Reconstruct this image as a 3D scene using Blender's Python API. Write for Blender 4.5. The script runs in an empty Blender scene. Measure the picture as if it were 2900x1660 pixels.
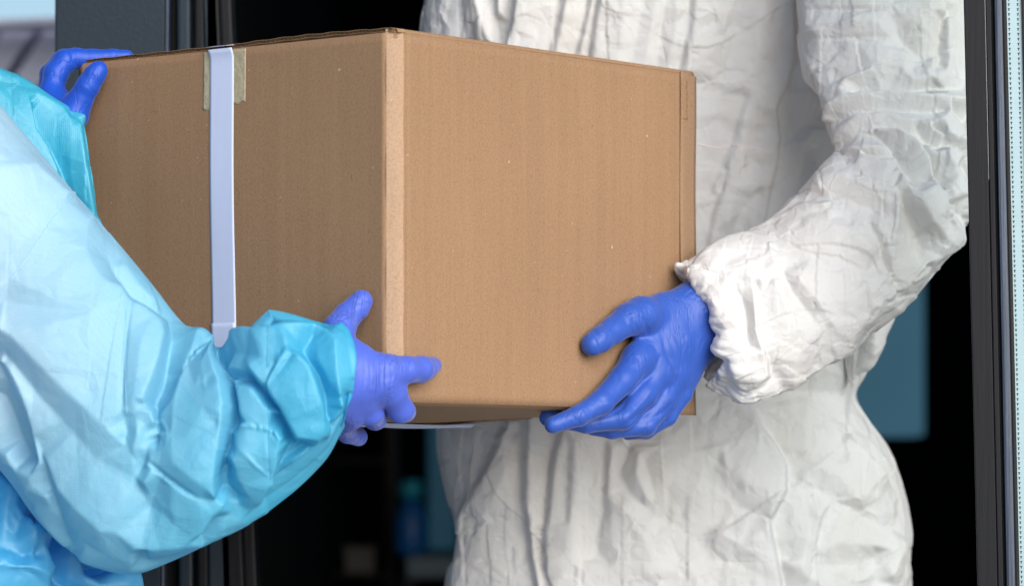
import bpy, math, random
import numpy as np
from mathutils import Vector
from mathutils.geometry import delaunay_2d_cdt

# ------------------------------------------------------------------ camera, sky, sun, exposure
SC = bpy.context.scene
COL = SC.collection
F = 10467.0            # focal length of the photograph in its own pixels (2900 wide)
CAMZ = 0.95
cam_d = bpy.data.cameras.new('camera'); cam = bpy.data.objects.new('camera', cam_d); COL.objects.link(cam)
cam.location = (0, 0, CAMZ); cam.rotation_euler = (math.radians(90), 0, 0)
cam_d.sensor_width = 36; cam_d.lens = 36 * F / 2900; cam_d.shift_y = (1380 - 830) / 2900
cam_d.clip_end = 500; cam_d.clip_start = 0.05
cam_d.dof.use_dof = True; cam_d.dof.focus_distance = 4.18; cam_d.dof.aperture_fstop = 5.0
SC.camera = cam

SUN_EL, SUN_AZ = 21, 29        # degrees; azimuth measured from the direction behind the camera towards the right
w = bpy.data.worlds.new('World'); SC.world = w; w.use_nodes = True
nt = w.node_tree; bg = nt.nodes['Background']
sky = nt.nodes.new('ShaderNodeTexSky'); sky.sky_type = 'NISHITA'; sky.sun_disc = False
sv = Vector((math.sin(math.radians(SUN_AZ)) * math.cos(math.radians(SUN_EL)),
             -math.cos(math.radians(SUN_AZ)) * math.cos(math.radians(SUN_EL)), math.sin(math.radians(SUN_EL))))
sky.sun_elevation = math.radians(SUN_EL); sky.sun_rotation = math.atan2(sv.x, sv.y)
sky.air_density = 1.0; sky.dust_density = 1.2; sky.ozone_density = 2.5
nt.links.new(sky.outputs[0], bg.inputs[0]); bg.inputs[1].default_value = 0.085
sun_d = bpy.data.lights.new('sun', 'SUN'); sun = bpy.data.objects.new('sun', sun_d); COL.objects.link(sun)
sun_d.energy = 2.75; sun_d.angle = math.radians(54); sun_d.color = (1.0, 0.975, 0.955)
sun.rotation_euler = sv.to_track_quat('Z', 'Y').to_euler()
sun.location = (0, 0, 5)
SC.view_settings.view_transform = 'Standard'; SC.view_settings.look = 'None'
SC.view_settings.exposure = 0.60; SC.view_settings.gamma = 1
SC.view_settings.use_curve_mapping = False
SC.cycles.use_denoising = True
SC.cycles.max_bounces = 6

# ------------------------------------------------------------------ helpers
def P(x, y, D):
    """photograph pixel + distance -> world point (numpy friendly)"""
    x = np.asarray(x, float); y = np.asarray(y, float); D = np.asarray(D, float)
    return np.stack([(x - 1450) / F * D, D + 0 * x, CAMZ + (1380 - y) / F * D], -1)

def V(x, y, D): return Vector(P(x, y, D))

def link(name, me, mat=None, parent=None, label=None, cat=None, group=None, kind=None, smooth=False):
    o = bpy.data.objects.new(name, me); COL.objects.link(o)
    if mat and me is not None: me.materials.append(mat)
    if parent: o.parent = parent
    for k, v_ in (('label', label), ('category', cat), ('group', group), ('kind', kind)):
        if v_: o[k] = v_
    if smooth and me is not None:
        me.polygons.foreach_set('use_smooth', [True] * len(me.polygons))
    return o

def empty(name, label, cat, group=None):
    o = bpy.data.objects.new(name, None); COL.objects.link(o)
    o.empty_display_size = 0.1
    o['label'] = label; o['category'] = cat
    if group: o['group'] = group
    return o

def quads_mesh(name, verts, quads):
    verts = np.ascontiguousarray(verts, dtype=np.float32); quads = np.ascontiguousarray(quads, dtype=np.int32)
    me = bpy.data.meshes.new(name)
    me.vertices.add(len(verts)); me.vertices.foreach_set('co', verts.ravel())
    me.loops.add(quads.size); me.loops.foreach_set('vertex_index', quads.ravel())
    me.polygons.add(len(quads))
    me.polygons.foreach_set('loop_start', np.arange(0, quads.size, 4, dtype=np.int32))
    me.polygons.foreach_set('loop_total', np.full(len(quads), 4, dtype=np.int32))
    me.update(calc_edges=True); me.validate()
    return me

def grid_quads(nu, nv, wrap=False):
    i = np.arange(nu - 1)[:, None]; j = np.arange(nv if wrap else nv - 1)[None, :]
    j2 = (j + 1) % nv
    return np.stack([i * nv + j, i * nv + j2, (i + 1) * nv + j2, (i + 1) * nv + j], -1).reshape(-1, 4)

def poly_mesh(name, verts, faces):
    me = bpy.data.meshes.new(name); me.from_pydata([tuple(v) for v in verts], [], faces); me.update(); return me

def box_verts(c, ax, ay, az):
    c = Vector(c); out = []
    for sz in (-1, 1):
        for sy in (-1, 1):
            for sx in (-1, 1):
                out.append(c + sx * Vector(ax) + sy * Vector(ay) + sz * Vector(az))
    return out
BOXF = [(0, 2, 3, 1), (4, 5, 7, 6), (0, 1, 5, 4), (2, 6, 7, 3), (0, 4, 6, 2), (1, 3, 7, 5)]

def bevelled(me, wdt=0.002, seg=2):
    import bmesh
    bm = bmesh.new(); bm.from_mesh(me)
    bmesh.ops.bevel(bm, geom=bm.edges[:], offset=wdt, segments=seg, affect='EDGES', profile=0.6)
    bm.to_mesh(me); bm.free(); return me

def box_me(name, c, ax, ay, az, bev=0.0):
    me = poly_mesh(name, box_verts(c, ax, ay, az), BOXF)
    return bevelled(me, bev) if bev else me

def aabb(name, x0, x1, y0, y1, z0, z1, bev=0.0):
    return box_me(name, ((x0 + x1) / 2, (y0 + y1) / 2, (z0 + z1) / 2), ((x1 - x0) / 2, 0, 0), (0, (y1 - y0) / 2, 0), (0, 0, (z1 - z0) / 2), bev)

# ------------------------------------------------------------------ materials
def mat(name):
    m = bpy.data.materials.new(name); m.use_nodes = True
    return m, m.node_tree, m.node_tree.nodes['Principled BSDF']
def N(t, typ, **kw):
    n = t.nodes.new(typ)
    for k, v_ in kw.items():
        if k in n.inputs: n.inputs[k].default_value = v_
        else: setattr(n, k, v_)
    return n
def coords(t, scale=(1, 1, 1), rot=(0, 0, 0)):
    tc = N(t, 'ShaderNodeTexCoord'); mp = N(t, 'ShaderNodeMapping')
    mp.inputs['Scale'].default_value = scale; mp.inputs['Rotation'].default_value = rot
    t.links.new(tc.outputs['Object'], mp.inputs[0]); return mp.outputs[0]
def ramp(t, fac, stops):
    r = N(t, 'ShaderNodeValToRGB'); e = r.color_ramp.elements
    while len(e) < len(stops): e.new(0.5)
    for k, (p, c) in enumerate(stops):
        e[k].position = p; e[k].color = c if len(c) == 4 else (*c, 1)
    t.links.new(fac, r.inputs[0]); return r.outputs[0]
def math_n(t, op, a, b=None):
    n = N(t, 'ShaderNodeMath', operation=op)
    for i, q in enumerate((a, b)):
        if q is None: continue
        if isinstance(q, (int, float)): n.inputs[i].default_value = q
        else: t.links.new(q, n.inputs[i])
    return n.outputs[0]
def mixc(t, fac, a, b, blend='MIX'):
    n = N(t, 'ShaderNodeMix', data_type='RGBA', blend_type=blend)
    for q, s in ((fac, 0), (a, 6), (b, 7)):
        if isinstance(q, (int, float)): n.inputs[s].default_value = q
        elif isinstance(q, tuple): n.inputs[s].default_value = q if len(q) == 4 else (*q, 1)
        else: t.links.new(q, n.inputs[s])
    return n.outputs[2]
def noise(t, vec, scale, detail=3, rough=0.5, dist=0.0):
    n = N(t, 'ShaderNodeTexNoise', Scale=scale, Detail=detail, Roughness=rough, Distortion=dist)
    t.links.new(vec, n.inputs['Vector']); return n
def bump(t, height, strength, dist, normal=None):
    b = N(t, 'ShaderNodeBump', Strength=strength, Distance=dist)
    t.links.new(height, b.inputs['Height'])
    if normal is not None: t.links.new(normal, b.inputs['Normal'])
    return b.outputs[0]

def crease_height(t, vec, scale, seed=0.0, width=0.12):
    """thin sharp creases: warped distance to the edges of random cells"""
    nz = noise(t, vec, scale * 0.9, 3, 0.6)
    mx = N(t, 'ShaderNodeMix', data_type='VECTOR'); mx.inputs[0].default_value = 0.12
    add = N(t, 'ShaderNodeVectorMath', operation='ADD'); add.inputs[1].default_value = (seed, seed * 1.7, -seed)
    sc = N(t, 'ShaderNodeVectorMath', operation='SCALE'); sc.inputs['Scale'].default_value = 1.1 / scale
    t.links.new(nz.outputs['Color'], sc.inputs[0]); t.links.new(vec, add.inputs[0])
    a2 = N(t, 'ShaderNodeVectorMath', operation='ADD')
    t.links.new(add.outputs[0], a2.inputs[0]); t.links.new(sc.outputs[0], a2.inputs[1])
    vo = N(t, 'ShaderNodeTexVoronoi', feature='DISTANCE_TO_EDGE', Scale=scale); t.links.new(a2.outputs[0], vo.inputs['Vector'])
    return ramp(t, vo.outputs['Distance'], [(0.0, (0, 0, 0)), (width, (1, 1, 1))])

def papery(t, vec, scale):
    nz = noise(t, vec, scale * 0.7, 2, 0.5); sc = N(t, 'ShaderNodeVectorMath', operation='SCALE'); sc.inputs['Scale'].default_value = 0.9 / scale
    a = N(t, 'ShaderNodeVectorMath', operation='ADD'); t.links.new(nz.outputs['Color'], sc.inputs[0]); t.links.new(vec, a.inputs[0]); t.links.new(sc.outputs[0], a.inputs[1])
    vo = N(t, 'ShaderNodeTexVoronoi', feature='F1', Scale=scale); t.links.new(a.outputs[0], vo.inputs['Vector'])
    d = N(t, 'ShaderNodeVectorMath', operation='SUBTRACT'); t.links.new(a.outputs[0], d.inputs[0]); t.links.new(vo.outputs['Position'], d.inputs[1])
    c = N(t, 'ShaderNodeVectorMath', operation='SUBTRACT'); t.links.new(vo.outputs['Color'], c.inputs[0]); c.inputs[1].default_value = (0.5, 0.5, 0.5)
    p = N(t, 'ShaderNodeVectorMath', operation='DOT_PRODUCT'); t.links.new(d.outputs[0], p.inputs[0]); t.links.new(c.outputs[0], p.inputs[1])
    ve = N(t, 'ShaderNodeTexVoronoi', feature='DISTANCE_TO_EDGE', Scale=scale); t.links.new(a.outputs[0], ve.inputs['Vector'])
    fade = ramp(t, ve.outputs['Distance'], [(0.0, (0, 0, 0)), (0.22, (1, 1, 1))])
    return math_n(t, 'MULTIPLY', p.outputs['Value'], fade)

def fabric(name, front, through, trans, crs, crease_amt, dots=False, lit_tint=None, rough=0.6, stain=None, spec=0.25, gloss=0.0):
    m, t, b = mat(name); v = coords(t)
    n1 = noise(t, v, 9, 4, 0.6); n2 = noise(t, v, 60, 3, 0.6)
    colr = mixc(t, math_n(t, 'MULTIPLY', n1.outputs[0], 0.35), front, tuple(c * 0.8 for c in front))
    if lit_tint:      # painted light: paler patches and shoulder, deeper cyan lower down for shade
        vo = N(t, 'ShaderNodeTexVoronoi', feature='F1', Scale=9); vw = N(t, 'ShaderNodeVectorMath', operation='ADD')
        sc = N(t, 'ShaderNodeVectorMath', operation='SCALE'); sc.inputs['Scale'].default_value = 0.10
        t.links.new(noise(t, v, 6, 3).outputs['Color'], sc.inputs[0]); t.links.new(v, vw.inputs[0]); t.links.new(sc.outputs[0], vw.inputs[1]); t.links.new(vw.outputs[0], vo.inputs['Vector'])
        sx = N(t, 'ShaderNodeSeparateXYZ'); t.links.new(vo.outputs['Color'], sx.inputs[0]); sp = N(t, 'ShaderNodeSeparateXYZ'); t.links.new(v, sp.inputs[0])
        mr = N(t, 'ShaderNodeMapRange'); mr.inputs['From Min'].default_value = -0.23; mr.inputs['From Max'].default_value = -0.58; t.links.new(sp.outputs[0], mr.inputs['Value'])  # lit look of the upper arm put into the colour
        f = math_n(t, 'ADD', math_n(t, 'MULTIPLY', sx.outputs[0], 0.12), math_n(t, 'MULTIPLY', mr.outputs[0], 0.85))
        mz = N(t, 'ShaderNodeMapRange'); mz.inputs['From Min'].default_value = 0.89; mz.inputs['From Max'].default_value = 1.07; mz.inputs['To Min'].default_value = 0.58; t.links.new(sp.outputs[2], mz.inputs['Value'])  # shade on the lower sleeve painted in as a weaker pale tint
        colr = mixc(t, math_n(t, 'MULTIPLY', f, mz.outputs[0]), colr, lit_tint)
    if stain:
        st = ramp(t, noise(t, coords(t, (1, 1, 0.45)), 5.0, 4, 0.62).outputs[0], [(0.5, (0, 0, 0)), (0.72, (1, 1, 1))])
        colr = mixc(t, math_n(t, 'MULTIPLY', st, 0.55), colr, stain)
    t.links.new(colr, b.inputs['Base Color']); b.inputs['Roughness'].default_value = rough
    b.inputs['Specular IOR Level'].default_value = spec
    c1 = crease_height(t, v, crs, 0.3, 0.08); c2 = crease_height(t, v, crs * 2.3, 4.1, 0.10)
    h = math_n(t, 'ADD', math_n(t, 'MULTIPLY', c1, 0.6), math_n(t, 'MULTIPLY', c2, 0.3))
    mask = ramp(t, noise(t, v, 7, 2).outputs[0], [(0.36, (0.1, 0.1, 0.1)), (0.62, (1, 1, 1))])
    h = math_n(t, 'MULTIPLY', h, mask)
    nrm = bump(t, h, crease_amt * 0.15, 0.003)
    nrm = bump(t, papery(t, v, crs * 2.2), min(1.0, crease_amt * 0.75), 0.62, nrm)
    nrm = bump(t, papery(t, v, crs * 5.5), min(1.0, crease_amt * 0.6), 0.4, nrm)
    fine = noise(t, v, 260, 3, 0.7)
    nrm = bump(t, fine.outputs[0], 0.18, 0.0008, nrm)
    if dots:
        vd = N(t, 'ShaderNodeTexVoronoi', feature='F1', Scale=430); vd.inputs['Randomness'].default_value = 0.15
        t.links.new(v, vd.inputs['Vector'])
        d = ramp(t, vd.outputs['Distance'], [(0.2, (0, 0, 0)), (0.42, (1, 1, 1))])
        nrm = bump(t, d, 0.35, 0.0006, nrm)
    t.links.new(nrm, b.inputs['Normal'])
    base = b.outputs[0]
    if gloss:
        gl = N(t, 'ShaderNodeBsdfGlossy', Roughness=0.62); gl.inputs[0].default_value = (0.86, 0.95, 1.0, 1); t.links.new(nrm, gl.inputs['Normal'])
        gm = N(t, 'ShaderNodeMixShader'); gm.inputs[0].default_value = gloss
        t.links.new(base, gm.inputs[1]); t.links.new(gl.outputs[0], gm.inputs[2]); base = gm.outputs[0]
    tr = N(t, 'ShaderNodeBsdfTranslucent'); tr.inputs[0].default_value = (*through, 1); t.links.new(nrm, tr.inputs['Normal'])
    mx = N(t, 'ShaderNodeMixShader'); mx.inputs[0].default_value = trans
    t.links.new(base, mx.inputs[1]); t.links.new(tr.outputs[0], mx.inputs[2])
    out = t.nodes['Material Output']; t.links.new(mx.outputs[0], out.inputs[0])
    return m

M_WHITE = fabric('white_coverall_fabric', (0.84, 0.83, 0.81), (0.8, 0.79, 0.77), 0.2, 15, 0.45, stain=(0.74, 0.69, 0.62))
M_WHITE_BODY = fabric('white_coverall_fabric_draped', (0.86, 0.855, 0.84), (0.8, 0.79, 0.77), 0.22, 11, 0.55, stain=(0.74, 0.69, 0.62))
M_BLUE = fabric('blue_gown_fabric', (0.03, 0.55, 0.80), (0.01, 0.54, 0.80), 0.38, 9, 0.2, dots=True, lit_tint=(0.62, 0.84, 0.97), rough=0.7, spec=0.15, gloss=0.12)  # pale tint stands in for light falling on the near sleeve
M_BLUE2 = fabric('blue_gown_fabric_deep_cyan', (0.02, 0.50, 0.70), (0.0, 0.42, 0.70), 0.3, 8, 0.2, dots=True, rough=0.5, spec=0.4, gloss=0.12)  # deeper cyan for the far sleeve
M_BLUE3 = fabric('blue_gown_fabric_front', (0.05, 0.52, 0.88), (0.0, 0.35, 0.88), 0.3, 8, 0.2, dots=False, rough=0.5, spec=0.4, gloss=0.13)

def glove_mat(name, base, wr_scale, wr_rot, amt):
    m, t, b = mat(name); v = coords(t)
    n1 = noise(t, v, 25, 3)
    t.links.new(mixc(t, n1.outputs[0], base, tuple(c * 0.86 for c in base)), b.inputs['Base Color'])
    b.inputs['Roughness'].default_value = 0.44; b.inputs['Specular IOR Level'].default_value = 0.38
    b.inputs['Subsurface Weight'].default_value = 0.0
    b.inputs['Sheen Weight'].default_value = 0.15; b.inputs['Sheen Roughness'].default_value = 0.4
    v2 = coords(t, wr_scale, wr_rot)
    n2 = noise(t, v2, 60, 3, 0.55, 0.6)
    lines = ramp(t, n2.outputs[0], [(0.43, (1, 1, 1)), (0.49, (0, 0, 0)), (0.55, (0.9, 0.9, 0.9))])
    mask = ramp(t, noise(t, v, 22, 2).outputs[0], [(0.42, (0.0, 0.0, 0.0)), (0.62, (1, 1, 1))])
    nrm = bump(t, math_n(t, 'MULTIPLY', lines, mask), amt, 0.0016)
    nrm = bump(t, noise(t, v, 700, 2).outputs[0], 0.12, 0.0004, nrm)
    t.links.new(nrm, b.inputs['Normal'])
    return m
M_GLOVE_R = glove_mat('blue_nitrile', (0.030, 0.095, 0.44), (1.0, 1.0, 0.16), (0, 0.35, 0), 0.4)
M_GLOVE_L = glove_mat('violet_blue_nitrile', (0.078, 0.135, 0.60), (1.7, 1.0, 0.12), (0, 0.0, 0), 0.7)
M_GLOVE_F = glove_mat('deep_blue_nitrile', (0.010, 0.075, 0.50), (1.0, 1.0, 0.5), (0, 0.8, 0), 0.3)

def cardboard(name, base, line_axis):
    m, t, b = mat(name); v = coords(t)
    n1 = noise(t, v, 3.2, 3, 0.6); n2 = noise(t, v, 420, 4, 0.75); n3 = noise(t, v, 190, 2, 0.6)
    c = mixc(t, n1.outputs[0], tuple(x * 0.90 for x in base), tuple(x * 1.08 for x in base))
    fib = ramp(t, n2.outputs[0], [(0.30, (0.78, 0.76, 0.74)), (0.5, (1, 1, 1)), (0.72, (1.16, 1.14, 1.1))])
    c = mixc(t, 1.0, c, fib, 'MULTIPLY')
    spk = ramp(t, n3.outputs[0], [(0.25, (0.45, 0.42, 0.38)), (0.31, (1, 1, 1))]); c = mixc(t, 0.4, c, spk, 'MULTIPLY')
    spk2 = ramp(t, noise(t, v, 150, 2, 0.5).outputs[0], [(0.75, (0, 0, 0)), (0.79, (1, 1, 1))]); c = mixc(t, math_n(t, 'MULTIPLY', spk2, 0.5), c, (0.75, 0.68, 0.55))
    vs = coords(t, (1, 1, 0.02)); streak = noise(t, vs, 95, 3, 0.7)
    c = mixc(t, 0.16, c, ramp(t, streak.outputs[0], [(0.35, (0.72, 0.7, 0.68)), (0.65, (1.2, 1.2, 1.2))]), 'MULTIPLY')
    t.links.new(c, b.inputs['Base Color']); b.inputs['Roughness'].default_value = 0.78
    b.inputs['Specular IOR Level'].default_value = 0.25
    nrm = bump(t, streak.outputs[0], 0.12, 0.001); nrm = bump(t, n2.outputs[0], 0.2, 0.0005, nrm)
    t.links.new(nrm, b.inputs['Normal']); return m
M_CARD_EDGE = cardboard('sunlit_cardboard_fold', (0.42, 0.28, 0.18), 'z')  # paler than the panels: sunlight on the corner strip painted into the colour
M_CARD = cardboard('brown_cardboard', (0.315, 0.190, 0.106), 'z')
M_CARD_IN = cardboard('corrugated_core', (0.22, 0.15, 0.085), 'z')
M_CARD_LAP = cardboard('cardboard_glued_lap', (0.31, 0.195, 0.115), 'z')

def simple(name, base, rough=0.5, spec=0.5, ns=30, amt=0.25, bumpamt=0.1, metal=0.0, sc=(1, 1, 1)):
    m, t, b = mat(name); v = coords(t, sc); n1 = noise(t, v, ns, 4, 0.6)
    t.links.new(mixc(t, n1.outputs[0], tuple(c * (1 - amt) for c in base), tuple(c * (1 + amt) for c in base)), b.inputs['Base Color'])
    b.inputs['Roughness'].default_value = rough; b.inputs['Specular IOR Level'].default_value = spec
    b.inputs['Metallic'].default_value = metal
    t.links.new(bump(t, n1.outputs[0], bumpamt, 0.002), b.inputs['Normal']); return m
M_TAPE = simple('white_woven_tape', (0.60, 0.66, 0.86), 0.5, 0.3, 120, 0.05, 0.06, sc=(1, 1, 0.1))
M_MASK = simple('beige_masking_tape', (0.42, 0.36, 0.24), 0.7, 0.3, 110, 0.22, 0.9)
M_FRAME = simple('anthracite_foil', (0.0055, 0.0062, 0.009), 0.5, 0.18, 200, 0.2, 0.2, sc=(1, 1, 0.04))
M_FRAME_BL = simple('slate_blue_aluminium', (0.028, 0.045, 0.078), 0.42, 0.5, 260, 0.45, 0.5, sc=(1, 1, 0.03))
M_FRAME_SL = simple('slate_painted_metal', (0.011, 0.021, 0.032), 0.5, 0.25, 220, 0.12, 0.2)
M_GASKET = simple('black_rubber', (0.008, 0.008, 0.008), 0.6, 0.3)
M_SPACER = simple('pale_glazing_spacer', (0.31, 0.45, 0.49), 0.35, 0.5, 12, 0.10, 0.1, sc=(1, 1, 2))
M_HOLE = simple('spacer_hole', (0.03, 0.05, 0.05), 0.6, 0.2)
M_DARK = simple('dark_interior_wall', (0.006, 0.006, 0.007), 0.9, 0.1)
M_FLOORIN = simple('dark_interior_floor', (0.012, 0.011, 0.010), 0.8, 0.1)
M_TEALW = simple('teal_painted_panel', (0.24, 0.50, 0.68), 0.6, 0.3, 5, 0.12)
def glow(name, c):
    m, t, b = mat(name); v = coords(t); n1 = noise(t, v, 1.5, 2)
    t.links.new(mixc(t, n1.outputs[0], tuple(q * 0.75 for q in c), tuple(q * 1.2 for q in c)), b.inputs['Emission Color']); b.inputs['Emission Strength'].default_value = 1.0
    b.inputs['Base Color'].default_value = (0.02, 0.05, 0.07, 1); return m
M_TEAL = glow('teal_panel_glow', (0.026, 0.072, 0.105))  # glow added so the teal panel shows in the dark room
M_TEALD = simple('dark_teal_cabinet', (0.04, 0.20, 0.30), 0.6, 0.3, 5, 0.2)
M_BOTTLE = simple('blue_plastic', (0.01, 0.13, 0.42), 0.4, 0.5, 8, 0.2)
M_BOTTLE2 = simple('cyan_plastic', (0.02, 0.35, 0.5), 0.4, 0.5, 8, 0.2)
M_TABLE = simple('grey_laminate', (0.14, 0.19, 0.22), 0.5, 0.4, 8, 0.2)
M_GREY = simple('grey_box_card', (0.13, 0.12, 0.11), 0.7, 0.3, 8, 0.2)
M_BROWN = simple('brown_wood', (0.014, 0.009, 0.006), 0.6, 0.3, 8, 0.3)
M_PAVE = simple('pavement_concrete', (0.45, 0.44, 0.43), 0.85, 0.3, 6, 0.15, 0.4)
M_WALL = simple('grey_render', (0.22, 0.22, 0.23), 0.85, 0.2, 40, 0.1, 0.4)
M_ROOF = simple('pale_ribbed_sheet', (0.74, 0.72, 0.82), 0.5, 0.4, 3, 0.15)
M_ROOFD = simple('dark_roof_joint', (0.20, 0.22, 0.30), 0.5, 0.4, 3, 0.15)
M_SKIN = simple('skin', (0.45, 0.24, 0.17), 0.5, 0.4)
M_PINK = simple('faint_pink_stitching', (0.78, 0.68, 0.68), 0.8, 0.2, 200, 0.1)

# ------------------------------------------------------------------ fold nets: traced ridges and valleys, heights in millimetres
def blur(a, s):
    r = max(1, int(s * 3)); k = np.exp(-0.5 * (np.arange(-r, r + 1) / s) ** 2); k /= k.sum()
    for ax in (0, 1):
        p = np.pad(a, [(r, r) if q == ax else (0, 0) for q in (0, 1)], mode='edge')
        a = sum(k[i] * (p[i:i + a.shape[0], :] if ax == 0 else p[:, i:i + a.shape[1]]) for i in range(2 * r + 1))
    return a

class Net:
    G = 3.0
    def __init__(self, x0, y0, x1, y1, sharp=1.0, amp=1.0):
        self.b = (x0, y0, x1, y1); self.p = []; self.sharp = sharp; self.amp = amp; self.sc = (1, 0, 0)
    def zoom(self, ox, oy, size_px, shown=1456):
        self.sc = (size_px / shown, ox, oy)
    def line(self, pts, h, step=14):
        """pts in the coordinates of the current zoom; h one value or one per point"""
        s, ox, oy = self.sc
        q = [(ox + s * a, oy + s * b) for a, b in pts]
        hs = list(h) if isinstance(h, (list, tuple)) else [h] * len(q)
        if len(q) == 1: self.p.append((*q[0], hs[0])); return q
        for (a, ha), (b, hb) in zip(zip(q, hs), list(zip(q, hs))[1:]):
            L = math.hypot(b[0] - a[0], b[1] - a[1]); n = max(1, int(L / step))
            for i in range(n):
                t = i / n; self.p.append((a[0] + (b[0] - a[0]) * t, a[1] + (b[1] - a[1]) * t, ha + (hb - ha) * t))
        self.p.append((*q[-1], hs[-1])); return q
    def step(self, pts, hl, hr, wd=7):
        """overlap edge: height hl on the left of the walking direction (y down), hr on the right"""
        s, ox, oy = self.sc; q = [(a, b) for a, b in pts]; L = []; R = []
        for i, (a, b) in enumerate(q):
            c = q[max(i - 1, 0)]; d = q[min(i + 1, len(q) - 1)]; tx, ty = d[0] - c[0], d[1] - c[1]; n = math.hypot(tx, ty) or 1
            nx, ny = ty / n, -tx / n
            L.append((a + nx * wd / s / 2, b + ny * wd / s / 2)); R.append((a - nx * wd / s / 2, b - ny * wd / s / 2))
        self.line(L, hl); self.line(R, hr)
    def crease(self, pts, h, depth, wd=8):
        """thin crease of the given depth (negative = valley) in a surface at height h"""
        s, ox, oy = self.sc; L = []; R = []
        for i, (a, b) in enumerate(pts):
            c = pts[max(i - 1, 0)]; d = pts[min(i + 1, len(pts) - 1)]; tx, ty = d[0] - c[0], d[1] - c[1]; n = math.hypot(tx, ty) or 1
            L.append((a + ty / n * wd / s, b - tx / n * wd / s)); R.append((a - ty / n * wd / s, b + tx / n * wd / s))
        self.line(L, h); self.line(R, h); self.line(pts, [(h if not isinstance(h, list) else h[k]) + depth * (0.3 if k in (0, len(pts) - 1) else 1) for k in range(len(pts))])
    def build(self):
        x0, y0, x1, y1 = self.b; G = self.G
        W = int((x1 - x0) / G) + 1; Hh = int((y1 - y0) / G) + 1
        seen = {}
        for a, b, h in self.p: seen.setdefault((round(a / 3), round(b / 3)), (a, b, h))
        pts = list(seen.values())
        for a, b in ((x0 - 50, y0 - 50), (x1 + 50, y0 - 50), (x1 + 50, y1 + 50), (x0 - 50, y1 + 50)): pts.append((a, b, 0))
        vs, es, fs, ov, oe, of = delaunay_2d_cdt([Vector((a, b)) for a, b, h in pts], [], [], 0, 0.001)
        hs = [np.mean([pts[k][2] for k in o]) if len(o) else 0 for o in ov]
        H = np.zeros((Hh, W))
        for f in fs:
            A, B, C = [(vs[i][0], vs[i][1], hs[i]) for i in f]
            xa, xb = min(A[0], B[0], C[0]), max(A[0], B[0], C[0]); ya, yb = min(A[1], B[1], C[1]), max(A[1], B[1], C[1])
            i0, i1 = max(0, math.ceil((xa - x0) / G)), min(W - 1, math.floor((xb - x0) / G))
            j0, j1 = max(0, math.ceil((ya - y0) / G)), min(Hh - 1, math.floor((yb - y0) / G))
            if i0 > i1 or j0 > j1: continue
            gx, gy = np.meshgrid(x0 + G * np.arange(i0, i1 + 1), y0 + G * np.arange(j0, j1 + 1))
            det = (B[1] - C[1]) * (A[0] - C[0]) + (C[0] - B[0]) * (A[1] - C[1])
            if abs(det) < 1e-9: continue
            l1 = ((B[1] - C[1]) * (gx - C[0]) + (C[0] - B[0]) * (gy - C[1])) / det
            l2 = ((C[1] - A[1]) * (gx - C[0]) + (A[0] - C[0]) * (gy - C[1])) / det
            l3 = 1 - l1 - l2; ok = (l1 >= -1e-6) & (l2 >= -1e-6) & (l3 >= -1e-6)
            sub = H[j0:j1 + 1, i0:i1 + 1]; sub[ok] = (l1 * A[2] + l2 * B[2] + l3 * C[2])[ok]
        self.H = self.amp * (0.85 * blur(H, 0.85 * self.sharp) + 0.15 * blur(H, 3.0 * self.sharp))
        return self
    def at(self, x, y):
        x0, y0, x1, y1 = self.b; G = self.G; H = self.H
        u = np.clip((x - x0) / G, 0, H.shape[1] - 1.001); v = np.clip((y - y0) / G, 0, H.shape[0] - 1.001)
        i = u.astype(int); j = v.astype(int); fu = u - i; fv = v - j
        return (H[j, i] * (1 - fu) * (1 - fv) + H[j, i + 1] * fu * (1 - fv) + H[j + 1, i] * (1 - fu) * fv + H[j + 1, i + 1] * fu * fv) * 0.001

def _hash(ix, iy, iz, s):
    h = (ix * 374761393 + iy * 668265263 + iz * 2147483647 // 3 + s * 974634777) & 0xFFFFFFFF
    h = ((h ^ (h >> 13)) * 1274126177) & 0xFFFFFFFF
    return ((h ^ (h >> 16)) & 0xFFFF) / 65535.0
def facets(p, seed):
    """upper envelope of tilted patches: crumpled-cloth facets, roughly 0..1"""
    p = p + 0.22 * np.sin(p[..., [1, 2, 0]] * 2.1 + seed)
    c = np.floor(p).astype(np.int64); best = np.full(p.shape[:-1], -1e9)
    for dx in (-1, 0, 1):
        for dy in (-1, 0, 1):
            for dz in (-1, 0, 1):
                ix, iy, iz = c[..., 0] + dx, c[..., 1] + dy, c[..., 2] + dz
                r = [_hash(ix, iy, iz, seed * 17 + k) for k in range(7)]
                d = p - np.stack([ix + r[0], iy + r[1], iz + r[2]], -1)
                val = r[3] * 0.5 + ((r[4] - .5) * d[..., 0] + (r[5] - .5) * d[..., 1] + (r[6] - .5) * d[..., 2]) * 1.9 - 0.10 * (d ** 2).sum(-1)
                best = np.maximum(best, val)
    return best
def crumple(p, f, seed, st=(1, 1, 1)):
    q = p * np.array(st) * f
    return facets(q, seed) - facets(q + 13.7, seed + 5) + 0.45 * (facets(q * 2.3, seed + 9) - facets(q * 2.3 + 7.1, seed + 11))

def catmull(K, t):
    K = np.asarray(K, float); n = len(K)
    i = np.clip(np.floor(t).astype(int), 0, n - 2); f = (t - i)[:, None]
    g = lambda k: K[np.clip(k, 0, n - 1)]
    p0, p1, p2, p3 = g(i - 1), g(i), g(i + 1), g(i + 2)
    return 0.5 * (2 * p1 + (p2 - p0) * f + (2 * p0 - 5 * p1 + 4 * p2 - p3) * f ** 2 + (3 * p1 - p0 - 3 * p2 + p3) * f ** 3)

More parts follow.
